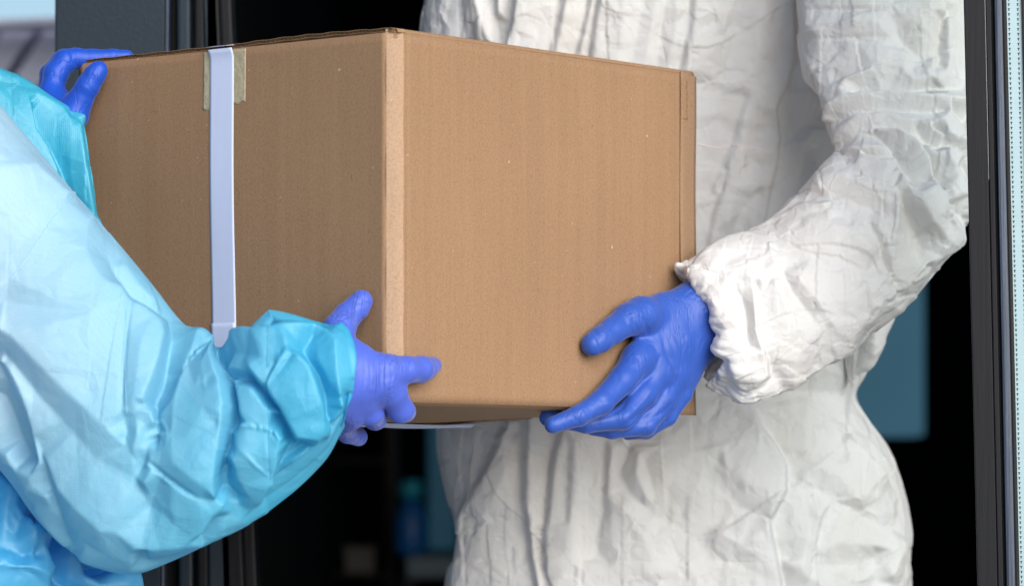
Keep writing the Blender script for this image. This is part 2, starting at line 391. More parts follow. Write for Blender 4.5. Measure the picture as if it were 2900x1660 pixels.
def tube(name, st, nu, nf, nb, net=None, crf=9, cra=0.002, seed=1, cst=(1, 1, 1), linear=False, ruffle=None, fn=None, flat=1.0, dense=None):
    """cloth tube between two rails: st rows = (Ax,Ay,Bx,By,D,depth radius,bulge x,bulge y)"""
    K = np.array([list(s) + [0] * (8 - len(s)) for s in st], float)
    mid = (K[:, :2] + K[:, 2:4]) / 2; d = np.r_[0, np.cumsum(np.linalg.norm(np.diff(mid, axis=0), axis=1) + 25)]
    if dense:
        ta, tb = np.interp(dense, np.arange(len(K)), d); e = int(nu * 0.06)
        sp = np.r_[np.linspace(0, ta, e, endpoint=False), np.linspace(ta, tb, nu - 2 * e, endpoint=False), np.linspace(tb, d[-1], e)]
    else: sp = np.linspace(0, d[-1], nu)
    t = np.interp(sp, d, np.arange(len(K)))
    R = catmull(K, t) if not linear else np.stack([np.interp(t, np.arange(len(K)), K[:, c]) for c in range(8)], 1)
    th = np.r_[np.linspace(0, np.pi, nf, endpoint=False), np.linspace(np.pi, 2 * np.pi, nb, endpoint=False)]
    c, s = np.cos(th)[None], np.sin(th)[None]
    A, B = R[:, :2], R[:, 2:4]; M = (A + B) / 2; Hf = (A - B) / 2
    front = np.maximum(s, 0)
    px = M[:, :1] + c * Hf[:, :1] + front * R[:, 6:7]; py = M[:, 1:2] + c * Hf[:, 1:2] + front * R[:, 7:8]
    Dd = R[:, 4:5] - R[:, 5:6] * np.sign(s) * np.abs(s) ** flat
    W = P(px, py, Dd)
    du = np.gradient(W, axis=0); dv = np.roll(W, -1, 1) - np.roll(W, 1, 1)
    nrm = np.cross(du, dv); nrm /= np.linalg.norm(nrm, axis=-1, keepdims=True) + 1e-12
    ctr = P(M[:, :1], M[:, 1:2], R[:, 4:5]); sg = np.sign(((W - ctr) * nrm).sum(-1).mean()); nrm *= sg
    disp = np.zeros(px.shape)
    wf = np.clip(s * 3.0, 0, 1) * np.ones_like(px)
    if net is not None: disp += net.at(px, py) * wf
    if cra: disp += crumple(W, crf, seed, cst) * cra
    if ruffle:
        i0, n_, amp = ruffle; ramp_ = np.clip((t - i0) / 1.0, 0, 1)[:, None] ** 1.3
        disp += amp * ramp_ * (np.sin(n_ * th + 1.6 * np.sin(3 * th + 1) + 0.9 * np.sin(t[:, None] * 3)) + 0.45 * np.abs(np.sin(1.7 * n_ * th + 2 + t[:, None])) - .2)
    if fn is not None: disp += fn(px, py, t[:, None], th[None])
    # keep net displacement mostly towards the viewer so that the silhouette stays as traced
    W = W + nrm * disp[..., None]
    return quads_mesh(name, W.reshape(-1, 3), grid_quads(nu, nf + nb, True))

# ------------------------------------------------------------------ hands as one smooth surface
def surface_nets(f, org, h):
    nx, ny, nz = f.shape; ins = f < 0
    cc = [(a, b, c) for a in (0, 1) for b in (0, 1) for c in (0, 1)]
    sl = lambda a, n: slice(a, n - 1 + a)
    cnt = sum(ins[sl(a, nx), sl(b, ny), sl(c, nz)].astype(np.int8) for a, b, c in cc)
    act = (cnt > 0) & (cnt < 8); idx = -np.ones(act.shape, np.int64); I = np.argwhere(act); idx[act] = np.arange(len(I))
    acc = np.zeros((len(I), 3)); num = np.zeros(len(I))
    for a in cc:
        for ax in range(3):
            if a[ax]: continue
            b = list(a); b[ax] = 1; b = tuple(b)
            fa = f[I[:, 0] + a[0], I[:, 1] + a[1], I[:, 2] + a[2]]; fb = f[I[:, 0] + b[0], I[:, 1] + b[1], I[:, 2] + b[2]]
            x = (fa < 0) != (fb < 0); tt = np.where(x, fa / np.where(x, fa - fb, 1), 0)
            pt = np.array(a, float) + tt[:, None] * (np.array(b) - np.array(a)); acc[x] += pt[x]; num[x] += 1
    Vv = org + h * (I + acc / num[:, None])
    Q = []
    for ax in range(3):
        o1, o2 = [k for k in range(3) if k != ax]
        a = [slice(1, -1)] * 3; b = [slice(1, -1)] * 3
        a[ax] = slice(0, -1); b[ax] = slice(1, None)
        E = ins[tuple(a)] != ins[tuple(b)]; S = ins[tuple(a)]
        J = np.argwhere(E); off = np.array([1, 1, 1]); off[ax] = 0; J2 = J + off
        def g(d1, d2):
            k = J2.copy(); k[:, o1] += d1; k[:, o2] += d2; return idx[k[:, 0], k[:, 1], k[:, 2]]
        q = np.stack([g(-1, -1), g(0, -1), g(0, 0), g(-1, 0)], 1)
        flip = S[E] if ax != 1 else ~S[E]
        q[~flip] = q[~flip][:, ::-1]; Q.append(q)
    return Vv, np.concatenate(Q)

def rcone(p, a, b, ra, rb):
    ba = b - a; l2 = (ba @ ba); rr = ra - rb
    t = np.clip(((p - a) @ ba) / l2, 0, 1)
    return np.linalg.norm(p - a - t[..., None] * ba, axis=-1) - (ra - rr * t)
def smin(a, b, k):
    h = np.clip(0.5 + 0.5 * (b - a) / k, 0, 1); return b * (1 - h) + a * h - k * h * (1 - h)

def hand(name, palm, fingers, voxel=0.0014, net=None, kp=0.012, kf=0.0025, kj=0.009):
    """palm: cones; fingers: chains of (px,py,D,r px)"""
    tow = lambda q: (P(q[0], q[1], q[2]), q[3] * q[2] / F)
    allp = [tow(q) for c in palm for q in c] + [tow(q) for c in fingers for q in c]
    lo = np.min([p - r for p, r in allp], 0) - 0.006; hi = np.max([p + r for p, r in allp], 0) + 0.006
    n = np.ceil((hi - lo) / voxel).astype(int) + 1
    gx, gy, gz = [lo[k] + voxel * np.arange(n[k]) for k in range(3)]
    X = np.stack(np.meshgrid(gx, gy, gz, indexing='ij'), -1).astype(np.float32)
    def chain(c, k):
        d = None
        for q0, q1 in zip(c, c[1:]):
            (a, ra), (b, rb) = tow(q0), tow(q1); e = rcone(X, a.astype(np.float32), b.astype(np.float32), ra, rb)
            d = e if d is None else smin(d, e, k)
        return d
    dp = None
    for c in palm:
        e = chain(c, 0.006); dp = e if dp is None else smin(dp, e, kp)
    df = None
    for c in fingers:
        e = chain(c, 0.004); df = e if df is None else smin(df, e, kf)
    d = smin(dp, df, kj) if df is not None else dp
    Vv, Q = surface_nets(d.astype(np.float64), lo, voxel)
    if net is not None:
        g = np.stack(np.gradient(d.astype(np.float64), voxel), -1)
        ii = np.clip(((Vv - lo) / voxel).round().astype(int), 0, n - 1)
        nr = g[ii[:, 0], ii[:, 1], ii[:, 2]]; nr /= np.linalg.norm(nr, axis=1, keepdims=True) + 1e-9
        px = Vv[:, 0] / Vv[:, 1] * F + 1450; py = 1380 - (Vv[:, 2] - CAMZ) / Vv[:, 1] * F
        Vv = Vv + nr * (net.at(px, py) * np.clip(-nr[:, 1] * 2, 0, 1))[:, None]
    me = quads_mesh(name, Vv, Q)
    return me

# ================================================================== SETTING
link('pavement', aabb('pavement', -60, 60, -40, 4.9, -0.2, 0.0), M_PAVE, kind='structure')
link('ground', aabb('ground', -300, 300, -300, 300, -0.4, -0.21), M_PAVE, kind='structure')

# dark room behind the doorway
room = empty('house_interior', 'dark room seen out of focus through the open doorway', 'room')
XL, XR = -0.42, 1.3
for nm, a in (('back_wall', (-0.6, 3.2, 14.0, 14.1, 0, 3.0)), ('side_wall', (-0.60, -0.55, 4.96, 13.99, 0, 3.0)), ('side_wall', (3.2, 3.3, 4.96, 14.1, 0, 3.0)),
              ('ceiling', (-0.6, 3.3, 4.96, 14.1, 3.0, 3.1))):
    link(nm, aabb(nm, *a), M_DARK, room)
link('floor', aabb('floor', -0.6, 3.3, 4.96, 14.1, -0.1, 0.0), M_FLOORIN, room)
# facade wall pieces around the opening
wall = empty('house_wall', 'grey rendered house wall around the doorway', 'wall')
link('wall_panel', aabb('wall_panel', 1.32, 3.3, 4.80, 4.95, 0, 3.1), M_WALL, wall)
link('wall_panel', aabb('wall_panel', -0.60, 1.318, 4.80, 4.95, 2.75, 3.1), M_WALL, wall)

# left door frame: a flat slate post and its stepped profiles (D about 4.8)
fr = empty('door_frame', 'slate grey door post with stepped vertical profiles behind the blue gown', 'door frame')
DF = 4.78
def strip(name, xt, xb, wt, wb, D, depth, m, parent, bev=0.0015, y0=-1500, y1=4000, skew=0.0):
    if parent.name == 'glazed_door': skew = 0.125      # the leaf is swung a little out of square
    """vertical member between two px columns given at y=0 and y=1660"""
    def xx(x0, x1, y): return x0 + (x1 - x0) * y / 1660
    y1 = 1380 + CAMZ * F / D - 8
    v = []
    for dd in (0, depth):
        for y in (y1, y0):
            a = P(xx(xt, xb, y), y, D); b = P(xx(wt, wb, y), y, D)
            a[1] += dd; b[1] += dd; a[0] += dd * skew; b[0] += dd * skew; v += [a, b]
    me = poly_mesh(name, v, [(0, 1, 3, 2), (4, 6, 7, 5), (0, 2, 6, 4), (1, 5, 7, 3), (2, 3, 7, 6), (0, 4, 5, 1)])
    if bev: bevelled(me, bev)
    return link(name, me, m, parent)
strip('post', 155, 150, 469, 456, DF, 0.14, M_FRAME_SL, fr, 0.003)
strip('edge_trim', 470, 457, 477, 464, DF - 0.004, 0.13, M_FRAME_BL, fr, 0.001)
strip('rebate', 478, 465, 500, 505, DF + 0.05, 0.05, M_FRAME, fr)
strip('profile', 501, 506, 538, 545, DF + 0.01, 0.08, M_FRAME_SL, fr, 0.004)
strip('rebate', 539, 546, 548, 556, DF + 0.04, 0.05, M_GASKET, fr)
strip('profile', 549, 557, 579, 590, DF + 0.02, 0.07, M_FRAME, fr, 0.004)
strip('profile', 580, 591, 586, 640, DF + 0.015, 0.07, M_FRAME_SL, fr, 0.003)
strip('profile', 587, 641, 618, 690, DF + 0.03, 0.07, M_FRAME, fr, 0.004)
strip('profile', 619, 691, 655, 728, DF + 0.06, 0.07, M_FRAME, fr, 0.004)
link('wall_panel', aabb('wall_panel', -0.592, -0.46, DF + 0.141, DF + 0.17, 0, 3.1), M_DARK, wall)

# right door leaf, glazed, in front of the elbow (D about 4.15)
dl = empty('glazed_door', 'open dark door leaf with pale glazing edge at the right of the photo', 'door')
DR = 4.15
strip('stile', 2729, 2768, 2789, 2825, DR, 0.06, M_FRAME, dl, 0.0012)
strip('bead', 2790.5, 2826.5, 2806, 2842, DR + 0.003, 0.05, M_FRAME, dl, 0.0012)
strip('groove', 2806.5, 2842.5, 2815, 2850, DR + 0.012, 0.04, M_GASKET, dl, 0)
strip('glazing_bead', 2815.5, 2850.5, 2838, 2876, DR + 0.001, 0.05, M_FRAME_BL, dl, 0.003)
strip('gasket', 2838.5, 2876.5, 2850, 2887, DR + 0.008, 0.04, M_GASKET, dl, 0.0015)
strip('spacer', 2850.5, 2888, 2893, 2932, DR + 0.014, 0.03, M_SPACER, dl, 0)
strip('gasket', 2893.5, 2932.5, 2901, 2940, DR + 0.010, 0.03, M_BROWN, dl, 0.001)
vs, fs = [], []
for k in range(-6, 126):
    y = 8 + k * 14.0
    for xa in (2857, 2882):
        xx = xa + 37 * y / 1660
        for (hw, y0, y1) in ((2.6, 0, 2.6), (1.1, 2.6, 7.5)):
            b0 = len(vs)
            for (sx, yy) in ((-1, y0), (1, y0), (1, y1), (-1, y1)):
                q = P(xx + sx * hw, y + yy, DR + 0.0135); vs.append(q)
            for (sx, yy) in ((-1, y0), (1, y0), (1, y1), (-1, y1)):
                q = P(xx + sx * hw, y + yy, DR + 0.0135); q[1] += 0.002; vs.append(q)
            fs += [(b0, b0 + 3, b0 + 2, b0 + 1), (b0 + 4, b0 + 5, b0 + 6, b0 + 7)] + [(b0 + i, b0 + (i + 1) % 4, b0 + 4 + (i + 1) % 4, b0 + 4 + i) for i in range(4)]
link('perforation', poly_mesh('perforation', vs, fs), M_HOLE, dl, kind='stuff')
M_GLASS, tg, bgl = mat('clear_glass')
_tr = N(tg, 'ShaderNodeBsdfTransparent'); _tr.inputs[0].default_value = (0.9, 0.95, 0.95, 1); _mx = N(tg, 'ShaderNodeMixShader'); _mx.inputs[0].default_value = 0.12
bgl.inputs['Roughness'].default_value = 0.03
tg.links.new(_tr.outputs[0], _mx.inputs[1]); tg.links.new(bgl.outputs[0], _mx.inputs[2]); tg.links.new(_mx.outputs[0], tg.nodes['Material Output'].inputs[0])
strip('glass_pane', 2940.5, 2979.5, 3900, 3940, DR + 0.02, 0.006, M_GLASS, dl, 0)

# blurred furniture inside
o = empty('added_glow_teal_panel', 'blurred teal panel with an added glow between the white elbow and the dark door', 'glow panel')  # teal panel and strip brightened by added emission, no real light source
def pxbox(name, xa, ya, xb, yb, D, dep, m, parent=None, bev=0.01, **k):
    a = P(xa, yb, D); b = P(xb, ya, D)
    return link(name, aabb(name, a[0], b[0], D, D + dep, a[2], b[2], bev), m, parent, **k)
pxbox('added_glow_panel', 1700, -500, 2618, 1235, 12.0, 0.3, M_TEAL, o)
pxbox('added_glow_strip', 1212, 900, 1290, 1560, 12.0, 0.3, glow('teal_strip_glow', (0.003, 0.018, 0.030)), o)  # dim glow added to the narrow teal strip
t2 = empty('side_table', 'low grey table with a blue bottle in the dark room', 'table')
pxbox('table_top', 1150, 1578, 1700, 1640, 11.0, 0.5, M_TABLE, t2)
zt = P(1150, 1640, 11.0)[2]
for xa in (1160, 1680):
    c = P(xa, 1640, 11.05); link('leg', aabb('leg', c[0] - .02, c[0] + .02, 11.03, 11.07, 0, zt), M_FRAME, t2)
def lathe(name, base, prof, n=24):
    v = [(base[0] + r * math.cos(2 * math.pi * k / n), base[1] + r * math.sin(2 * math.pi * k / n), base[2] + z) for r, z in prof for k in range(n)]
    f = [tuple(i * n + k if q == 0 else 0 for q in ()) for i in () for k in ()]
    f = [(i * n + k, i * n + (k + 1) % n, (i + 1) * n + (k + 1) % n, (i + 1) * n + k) for i in range(len(prof) - 1) for k in range(n)]
    f += [tuple(range(n))[::-1], tuple((len(prof) - 1) * n + k for k in range(n))]
    return poly_mesh(name, v, f)
bt = empty('spray_bottle', 'blue plastic bottle standing on the table in the dark room', 'bottle')
bb = P(1165, 1578, 11.2); bb[2] = P(1165, 1578, 11.0)[2] + 0.002
link('bottle_body', lathe('bottle_body', bb, [(0.044, 0), (0.05, 0.016), (0.05, 0.10), (0.035, 0.145), (0.02, 0.17)]), M_BOTTLE, bt, smooth=True)
link('cap', lathe('cap', (bb[0], bb[1], bb[2] + 0.1705), [(0.036, 0), (0.036, 0.04), (0.02, 0.058)]), M_BOTTLE2, bt, smooth=True)
ca = empty('storage_box', 'small grey box on the floor-standing shelf left of the blue bottle', 'box')
pxbox('carton', 975, 1560, 1060, 1625, 11.4, 0.15, M_GREY, ca)
pxbox('lid', 970, 1550, 1065, 1559.5, 11.39, 0.17, M_GREY, ca)
sh = empty('shelf_unit', 'dark brown shelving barely visible in the room below the carton', 'shelf')
for xa in (905, 1090): pxbox('upright', xa, 1180, xa + 30, 1380 + int(CAMZ * F / 11.38) - 6, 11.38, 0.4, M_BROWN, sh)
for ya in (1300, 1626, 1900): pxbox('shelf', 936, ya, 1089, ya + 14, 11.38, 0.4, M_BROWN, sh)

# pale building with a ribbed roof far left
bd = empty('neighbour_building', 'pale building with a diagonal ribbed roof, blurred at the top left', 'building')
D0b = 9.0
def slab(name, quad, D, dep, m, parent):
    v = [P(x, y, D) for x, y in quad]; v2 = [q + np.array([0, dep, 0]) for q in v]
    return link(name, poly_mesh(name, v + v2, [(0, 1, 2, 3), (7, 6, 5, 4)] + [(i, 4 + i, 4 + (i + 1) % 4, (i + 1) % 4) for i in range(4)]), m, parent)
slab('roof_field', [(-900, 60), (230, 60), (230, 700), (-900, 700)], D0b, 1.0, M_ROOFD, bd)
for k in range(-5, 3):
    xb = 40 + k * 116
    slab('roof_rib', [(xb, 560), (xb + 84, 560), (xb + 84 + 330, 70), (xb + 330, 70)], D0b - 0.12, 0.1, M_ROOF, bd)
slab('gutter', [(-900, 76), (420, 40), (420, 56), (-900, 92)], D0b - 0.3, 0.15, M_ROOF, bd)
slab('wall', [(-900, 700.5), (230, 700.5), (230, 2060), (-900, 2060)], D0b, 1.0, M_WALL, bd)

# ================================================================== CARDBOARD BOX
O = P(1117, 1140, 4.0)                     # lower front corner
dR = np.array([0.632, 0.775, 0.0]); dR /= np.linalg.norm(dR)
dL = np.array([-0.775, 0.632, 0.0]); dL /= np.linalg.norm(dL)
UP = np.array([0, 0, 1.0]); LR, LL, HB = 0.547, 0.487, (1140 - 88) / F * 4.0
bx = empty('cardboard_box', 'large brown cardboard box with white tape, held by both people', 'box')
def Q(a, b, z): return O + a * dR + b * dL + z * UP
def panel(name, fn, nu, nv, m, parent=bx, thick=0.004, inward=None, label=None):
    u, v = np.meshgrid(np.linspace(0, 1, nu), np.linspace(0, 1, nv), indexing='ij')
    W = fn(u, v); W2 = W + np.asarray(inward) * thick
    q = grid_quads(nu, nv); n0 = nu * nv
    q2 = q[:, ::-1] + n0; rim = []
    ring = [i * nv for i in range(nu)] + [(nu - 1) * nv + j for j in range(1, nv)] + [i * nv + nv - 1 for i in range(nu - 2, -1, -1)] + [j for j in range(nv - 2, 0, -1)]
    for k in range(len(ring)):
        a, b = ring[k], ring[(k + 1) % len(ring)]; rim.append([a, b, b + n0, a + n0])
    return link(name, quads_mesh(name, np.concatenate([W.reshape(-1, 3), W2.reshape(-1, 3)]), np.concatenate([q, q2, np.array(rim)])), m, parent, smooth=False, label=label)
def Qg(a, b, z): return O + np.asarray(a)[..., None] * dR + np.asarray(b)[..., None] * dL + np.asarray(z)[..., None] * UP
CA, CB = 0.0155, 0.0125                    # crushed corner strip
WL = lambda b, z: 0.0009 * (np.sin(11 * b + 7 * z + 1) + np.sin(19 * z - 8 * b + 2)) * np.clip(12 * (LL - b), 0, 1) * np.clip(12 * b, 0, 1)
wob = lambda u, v, s: 0.0012 * (np.sin(5.1 * u + 3 * v + s) + np.sin(8.3 * v - 4 * u + 2 * s)) * np.clip(4 * u, 0, 1) * np.clip(4 * (1 - u), 0, 1)
panel('side_panel', lambda u, v: Qg(CA + 0.0035 + (LR - CA - 0.0035) * u, wob(u, v, 1) , HB * v), 70, 40, M_CARD, inward=dL)
panel('side_panel', lambda u, v: Qg(WL(CB + (LL - CB) * u, HB * v), CB + (LL - CB) * u, HB * v), 70, 40, M_CARD, inward=dR)
def corner(u, v):
    t = u; a = CA * t; b = CB * (1 - t)
    bulge = 0.0012 * np.sin(np.pi * t)
    nn = -(dL * CA + dR * CB) / math.hypot(CA, CB)
    return Qg(a, b, HB * v + 0.004 * np.clip(v - 0.985, 0, 1) / 0.015) + (bulge + 0.0006 * np.sin(v * 23))[..., None] * nn
panel('corner_fold', corner, 14, 90, M_CARD_EDGE, inward=(dL + dR) * 0.7, thick=0.003)
panel('score_line', lambda u, v: Qg(CA + 0.0035 * u, 0.0011 * np.sin(np.pi * u) , HB * v), 5, 40, M_CARD, inward=dL, thick=0.003)
panel('side_panel', lambda u, v: Qg(LR + 0 * u, 0.0045 + (LL - 0.0045) * u, HB * v), 6, 6, M_CARD, inward=-dR)
panel('side_panel', lambda u, v: Qg(0.0045 + (LR - 0.009) * u, LL + 0 * u, HB * v), 6, 6, M_CARD, inward=-dL)
# bottom: two long flaps with the tape between them; the rear one hangs a little
panel('bottom_flap', lambda u, v: Qg(0.006 + (LR - 0.012) * u, 0.006 + (LL / 2 - 0.007) * v, -0.0005 - 0.0165 * v ** 0.8 * (0.25 + 0.75 * np.clip((1.04 - u) * 2.2, 0, 1))), 24, 12, M_CARD, inward=UP, thick=0.004)
panel('bottom_flap', lambda u, v: Qg(0.006 + (LR - 0.012) * u, LL / 2 + 0.001 + (LL / 2 - 0.007) * v, -0.001 - 0.0195 * (1 - v) ** 0.7 * (0.25 + 0.75 * np.clip((1.04 - u) * 2.2, 0, 1))), 24, 12, M_CARD, inward=UP, thick=0.004)
# top: two long flaps closed, cut edge with the corrugation showing over the left face
def top_flap(b0, b1, lift):
    for dz, nm in ((0.0, 'flap_liner'), (0.0034, 'flap_liner')):
        panel(nm, lambda u, v: Qg(0.001 + (LR - 0.002) * v, b0 + (b1 - b0) * u, HB + 0.0006 + dz + lift(u)), 80, 3, M_CARD, inward=UP, thick=0.0005)
    n = int(abs(b1 - b0) / 0.0065) * 6; u = np.linspace(0, 1, n)
    z = HB + 0.0028 + 0.0013 * np.sin(u * abs(b1 - b0) / 0.0065 * 2 * np.pi) + lift(u)
    W = np.stack([Qg(np.full(n, 0.0015), b0 + (b1 - b0) * u, z), Qg(np.full(n, 0.05), b0 + (b1 - b0) * u, z)], 1)
    link('corrugation', quads_mesh('corrugation', W.reshape(-1, 3), grid_quads(n, 2)), M_CARD_IN, bx)
TB = 0.252
top_flap(0.004, TB + 0.002, lambda u: 0.0022 * np.sin(np.pi * np.clip(u * 1.05, 0, 1)) + 0.0004 * np.sin(u * 41))
top_flap(TB + 0.003, LL - 0.002, lambda u: 0.0003 * np.sin(u * 31))
panel('folded_edge', lambda u, v: Qg(0.006 + (LR - 0.007) * u, wob(u, 1 + 0 * v, 1) * (1 - v) + 0.0045 * (1 - np.cos(v * np.pi / 2)) + 0.0002, HB + 0.0048 * np.sin(v * np.pi / 2)), 70, 7, M_CARD, inward=dL, thick=0.0012)
# corner tuft where the board is crushed open
rng = random.Random(3); vs = []; fs = []
for k in range(7):
    c = Q(0.0075 + 0.0015 * rng.uniform(-1, 1), 0.0105 - 0.0011 * k, HB + 0.0002)
    b0 = len(vs); vs += [c + np.array([-0.0012, 0, -0.006]), c + np.array([0.0014, 0.0004, -0.006]), c + np.array([0.0010, 0.001, 0.003 + 0.002 * rng.random()]), c + np.array([-0.0009, 0, 0.002 + 0.002 * rng.random()])]
    vs += [q + np.array([0, 0.002, 0]) for q in vs[-4:]]
    fs += [(b0, b0 + 1, b0 + 2, b0 + 3), (b0 + 7, b0 + 6, b0 + 5, b0 + 4)] + [(b0 + i, b0 + 4 + i, b0 + 4 + (i + 1) % 4, b0 + (i + 1) % 4) for i in range(4)]
link('torn_corner', poly_mesh('torn_corner', vs, fs), M_CARD, bx, kind='stuff', label='frayed paper fibres at the crushed top corner')
# lap strip at the right end with torn paper
panel('glued_lap', lambda u, v: Qg(LR - 0.030 + 0.0306 * u, -0.0018 + 0 * u + 0.0006 * np.sin(v * 12), -0.006 + (HB + 0.008) * v - 0.004 * u * (v > 0.99)), 6, 60, M_CARD_LAP, inward=dL, thick=0.0012)
def torn(u, v):
    e = 0.0016 * np.sin(v * 23) + 0.001 * np.sin(v * 51)
    return Qg(LR - 0.0285 + 0.010 * u + e * (u - .5), -0.0028 + 0.0005 * np.sin(v * 40 + u * 3), HB - 0.055 + 0.048 * v)
panel('torn_strip', torn, 5, 30, M_CARD, inward=dL, thick=0.0008, label='torn strip of paper on the glued lap')
# tapes (each 0.3 mm sheet over the face, the white one above the beige one)
panel('masking_tape', lambda u, v: Qg(WL(TB - 0.031 + 0.066 * u, HB - 0.0615 + 0.06 * v) - 0.0004, TB - 0.031 + 0.066 * u, HB - 0.0615 - 0.006 * u + (0.060 + 0.006 * u) * v + 0.0012 * np.sin(u * 26) * (v < .01)), 30, 20, M_MASK, inward=dR, thick=0.0003, label='beige masking tape under the white strap')
TW = 0.0185
def wt(u, v):
    b = TB + 0.006 + TW * (2 * u - 1) - 0.006 * (1 - v); z = -0.004 + (HB + 0.0045) * v
    return Qg(WL(b, z) - 0.0010 - 0.0035 * np.clip((z - HB + 0.012) / 0.012, 0, 1) ** 2, b, z)
panel('white_tape', wt, 12, 80, M_TAPE, inward=dR, thick=0.0004)
panel('white_tape', lambda u, v: Qg(-0.0045 + 0.22 * v, TB + 0.006 + TW * (2 * u - 1), HB + 0.0062 + 0.0006 * np.sin(v * 9) - 0.003 * np.clip(1 - v * 8, 0, 1)), 6, 30, M_TAPE, inward=-UP, thick=0.0004)
panel('white_tape', lambda u, v: Qg(-0.003 + (LR - 0.12) * v, TB - 0.010 + TW * (2 * u - 1), -0.0185 - 0.0035 * (u > 0.5) + 0.0008 * np.sin(v * 14) + 0.0035 * np.clip(v - 0.55, 0, 1)), 6, 40, M_TAPE, inward=UP, thick=0.0004)
panel('white_tape', lambda u, v: Qg(WL(TB + 0.002 + 0 * u, 0.03) - 0.0016, TB + 0.0025 + TW * (2 * u - 1) - 0.002 * (1 - v), -0.003 + 0.096 * v + 0.0004 * np.sin(u * 30)), 10, 20, M_TAPE, inward=dR, thick=0.0004, label='overlapping lower end of the white tape')
# thin dry stalk of hot glue beside the tape
c0, c1 = Q(-0.003, TB - 0.029, 0.088), Q(-0.003, TB - 0.033, 0.06)
link('glue_thread', poly_mesh('glue_thread', box_verts((c0 + c1) / 2, (0.0006, 0, 0), (0, 0.0006, 0), (c0 - c1) / 2), BOXF), M_MASK, bx)

# ================================================================== PERSON IN WHITE
pw = empty('person', 'person in a white hooded protective coverall and blue gloves holding the box from behind', 'person')
pw.location = (0, 0, 0)
# --- torso folds
T = Net(1100, -450, 2750, 1950, 1.5, 0.85)
T.zoom(1150, 0, 850, 2544)
T.line([(160, -300), (160, 0), (110, 300)], 0); T.line([(430, -300), (420, 0), (440, 180), (480, 380)], -14)
T.line([(560, -200), (600, 0), (640, 150), (720, 340)], 6)
T.line([(720, -200), (725, 0), (745, 150), (760, 400)], -16); T.line([(780, -100), (790, 0), (790, 100)], 4)
T.step([(960, -300), (930, 0), (900, 200), (840, 420)], 20, -14, 26)
T.line([(1100, -200), (1080, 0), (1000, 440)], 16)
T.line([(1240, -300), (1220, 0), (1180, 200), (1150, 470)], 8)
T.step([(1380, -300), (1340, 0), (1300, 200), (1240, 480)], 15, 1, 22)
T.step([(1600, -300), (1560, 0), (1520, 200), (1440, 500)], 10, -2, 14)
T.step([(1680, -300), (1640, 0), (1600, 200), (1560, 520)], 18, 2, 14)
T.line([(1850, -300), (1850, 0), (1800, 540)], 17)
T.step([(2080, -300), (2060, 0), (2020, 250), (1960, 560)], 13, 6, 40)
T.line([(2200, -200), (2190, 0), (2120, 590)], 3); T.line([(2300, -200), (2300, 0), (2240, 600)], 12)
T.step([(2440, -300), (2420, 0), (2390, 300), (2330, 620)], 17, 2, 12)
T.zoom(1900, 0, 500, 1040)
T.line([(200, -500), (200, 0), (190, 250), (160, 400)], 17)
T.line([(400, -500), (400, 0), (370, 250), (290, 450), (270, 680)], [3, 3, 3, 5, 8]); T.line([(540, -300), (530, 0), (500, 300), (420, 500)], 15)
T.line([(620, -300), (615, 0), (640, 200), (640, 400)], 8)
T.step([(700, -700), (700, 0), (708, 200), (705, 350), (670, 500), (605, 640), (625, 800), (610, 960), (570, 1130), (530, 1360)], 4, 17, 12)
T.line([(770, -300), (760, 0), (770, 300), (790, 480), (880, 640)], 24)
T.line([(850, 500), (900, 700), (890, 900)], 26)
T.line([(840, 660), (760, 760), (680, 820)], 8); T.line([(760, 900), (720, 1100), (650, 1300)], 10); T.line([(800, 1000), (830, 860)], 24)
T.line([(700, 560), (740, 640), (720, 760), (650, 900)], 16); T.line([(740, 400), (800, 640), (760, 820), (700, 960)], 24)
T.line([(270, 680), (260, 900), (240, 1150), (210, 1450), (200, 1700)], 4)
T.step([(440, 570), (400, 700), (365, 850), (320, 960), (240, 1120)], 15, 2, 12)
T.line([(420, 820), (380, 1000), (350, 1200), (330, 1300)], 17)
T.step([(350, 940), (300, 1100), (250, 1250), (215, 1450)], 14, 2, 12)
T.line([(560, 700), (500, 820), (480, 950)], 8); T.line([(600, 760), (560, 900)], 18)
T.line([(500, 1140), (420, 1240), (380, 1330), (350, 1450)], [3, 1, -2, -6]); T.line([(460, 1000), (480, 1120)], 15)
T.line([(130, 500), (130, 1000), (135, 1700)], 6)
T.zoom(1200, 1160, 700, 2038)
T.line([(60, -200), (100, 380), (150, 700), (240, 1060), (180, 1456)], -4)
T.line([(250, 400), (260, 700), (270, 1000)], -2)
T.step([(690, 100), (600, 330), (540, 480), (400, 740), (315, 900), (300, 1050), (250, 1456)], 22, 2, 30)
T.line([(690, 160), (760, 300), (720, 500), (600, 800), (500, 1100), (420, 1456)], [6, 12, 19, 24, 24, 20])
T.step([(860, 80), (855, 500), (855, 760), (880, 900), (900, 1200), (960, 1500)], 24, 4, 26)
T.line([(980, 200), (960, 500), (1000, 900), (1010, 1456)], 16)
T.step([(1150, 150), (1085, 380), (1060, 650), (1030, 1000), (1030, 1300)], 24, 5, 20)
T.line([(1270, 250), (1255, 700), (1200, 1250)], 25); T.line([(1200, 240), (1200, 900)], 18)
T.step([(1330, 250), (1330, 600), (1290, 900), (1280, 1300)], 14, 22, 16)
T.line([(1500, 250), (1480, 600), (1470, 880), (1430, 1200)], 4); T.line([(1560, 300), (1540, 700), (1600, 1456)], 17)
T.line([(1700, 250), (1690, 400), (1610, 540)], 5); T.line([(1610, 540), (1700, 700), (1850, 830), (2030, 920)], 7)
T.line([(1780, 400), (1760, 560), (1850, 740)], 24); T.line([(1650, 800), (1800, 1000), (1900, 1300)], 24)
T.line([(1810, 420), (1870, 600), (1910, 860)], 11); T.line([(1950, 300), (2000, 600)], 22)
T.zoom(1900, 960, 700)
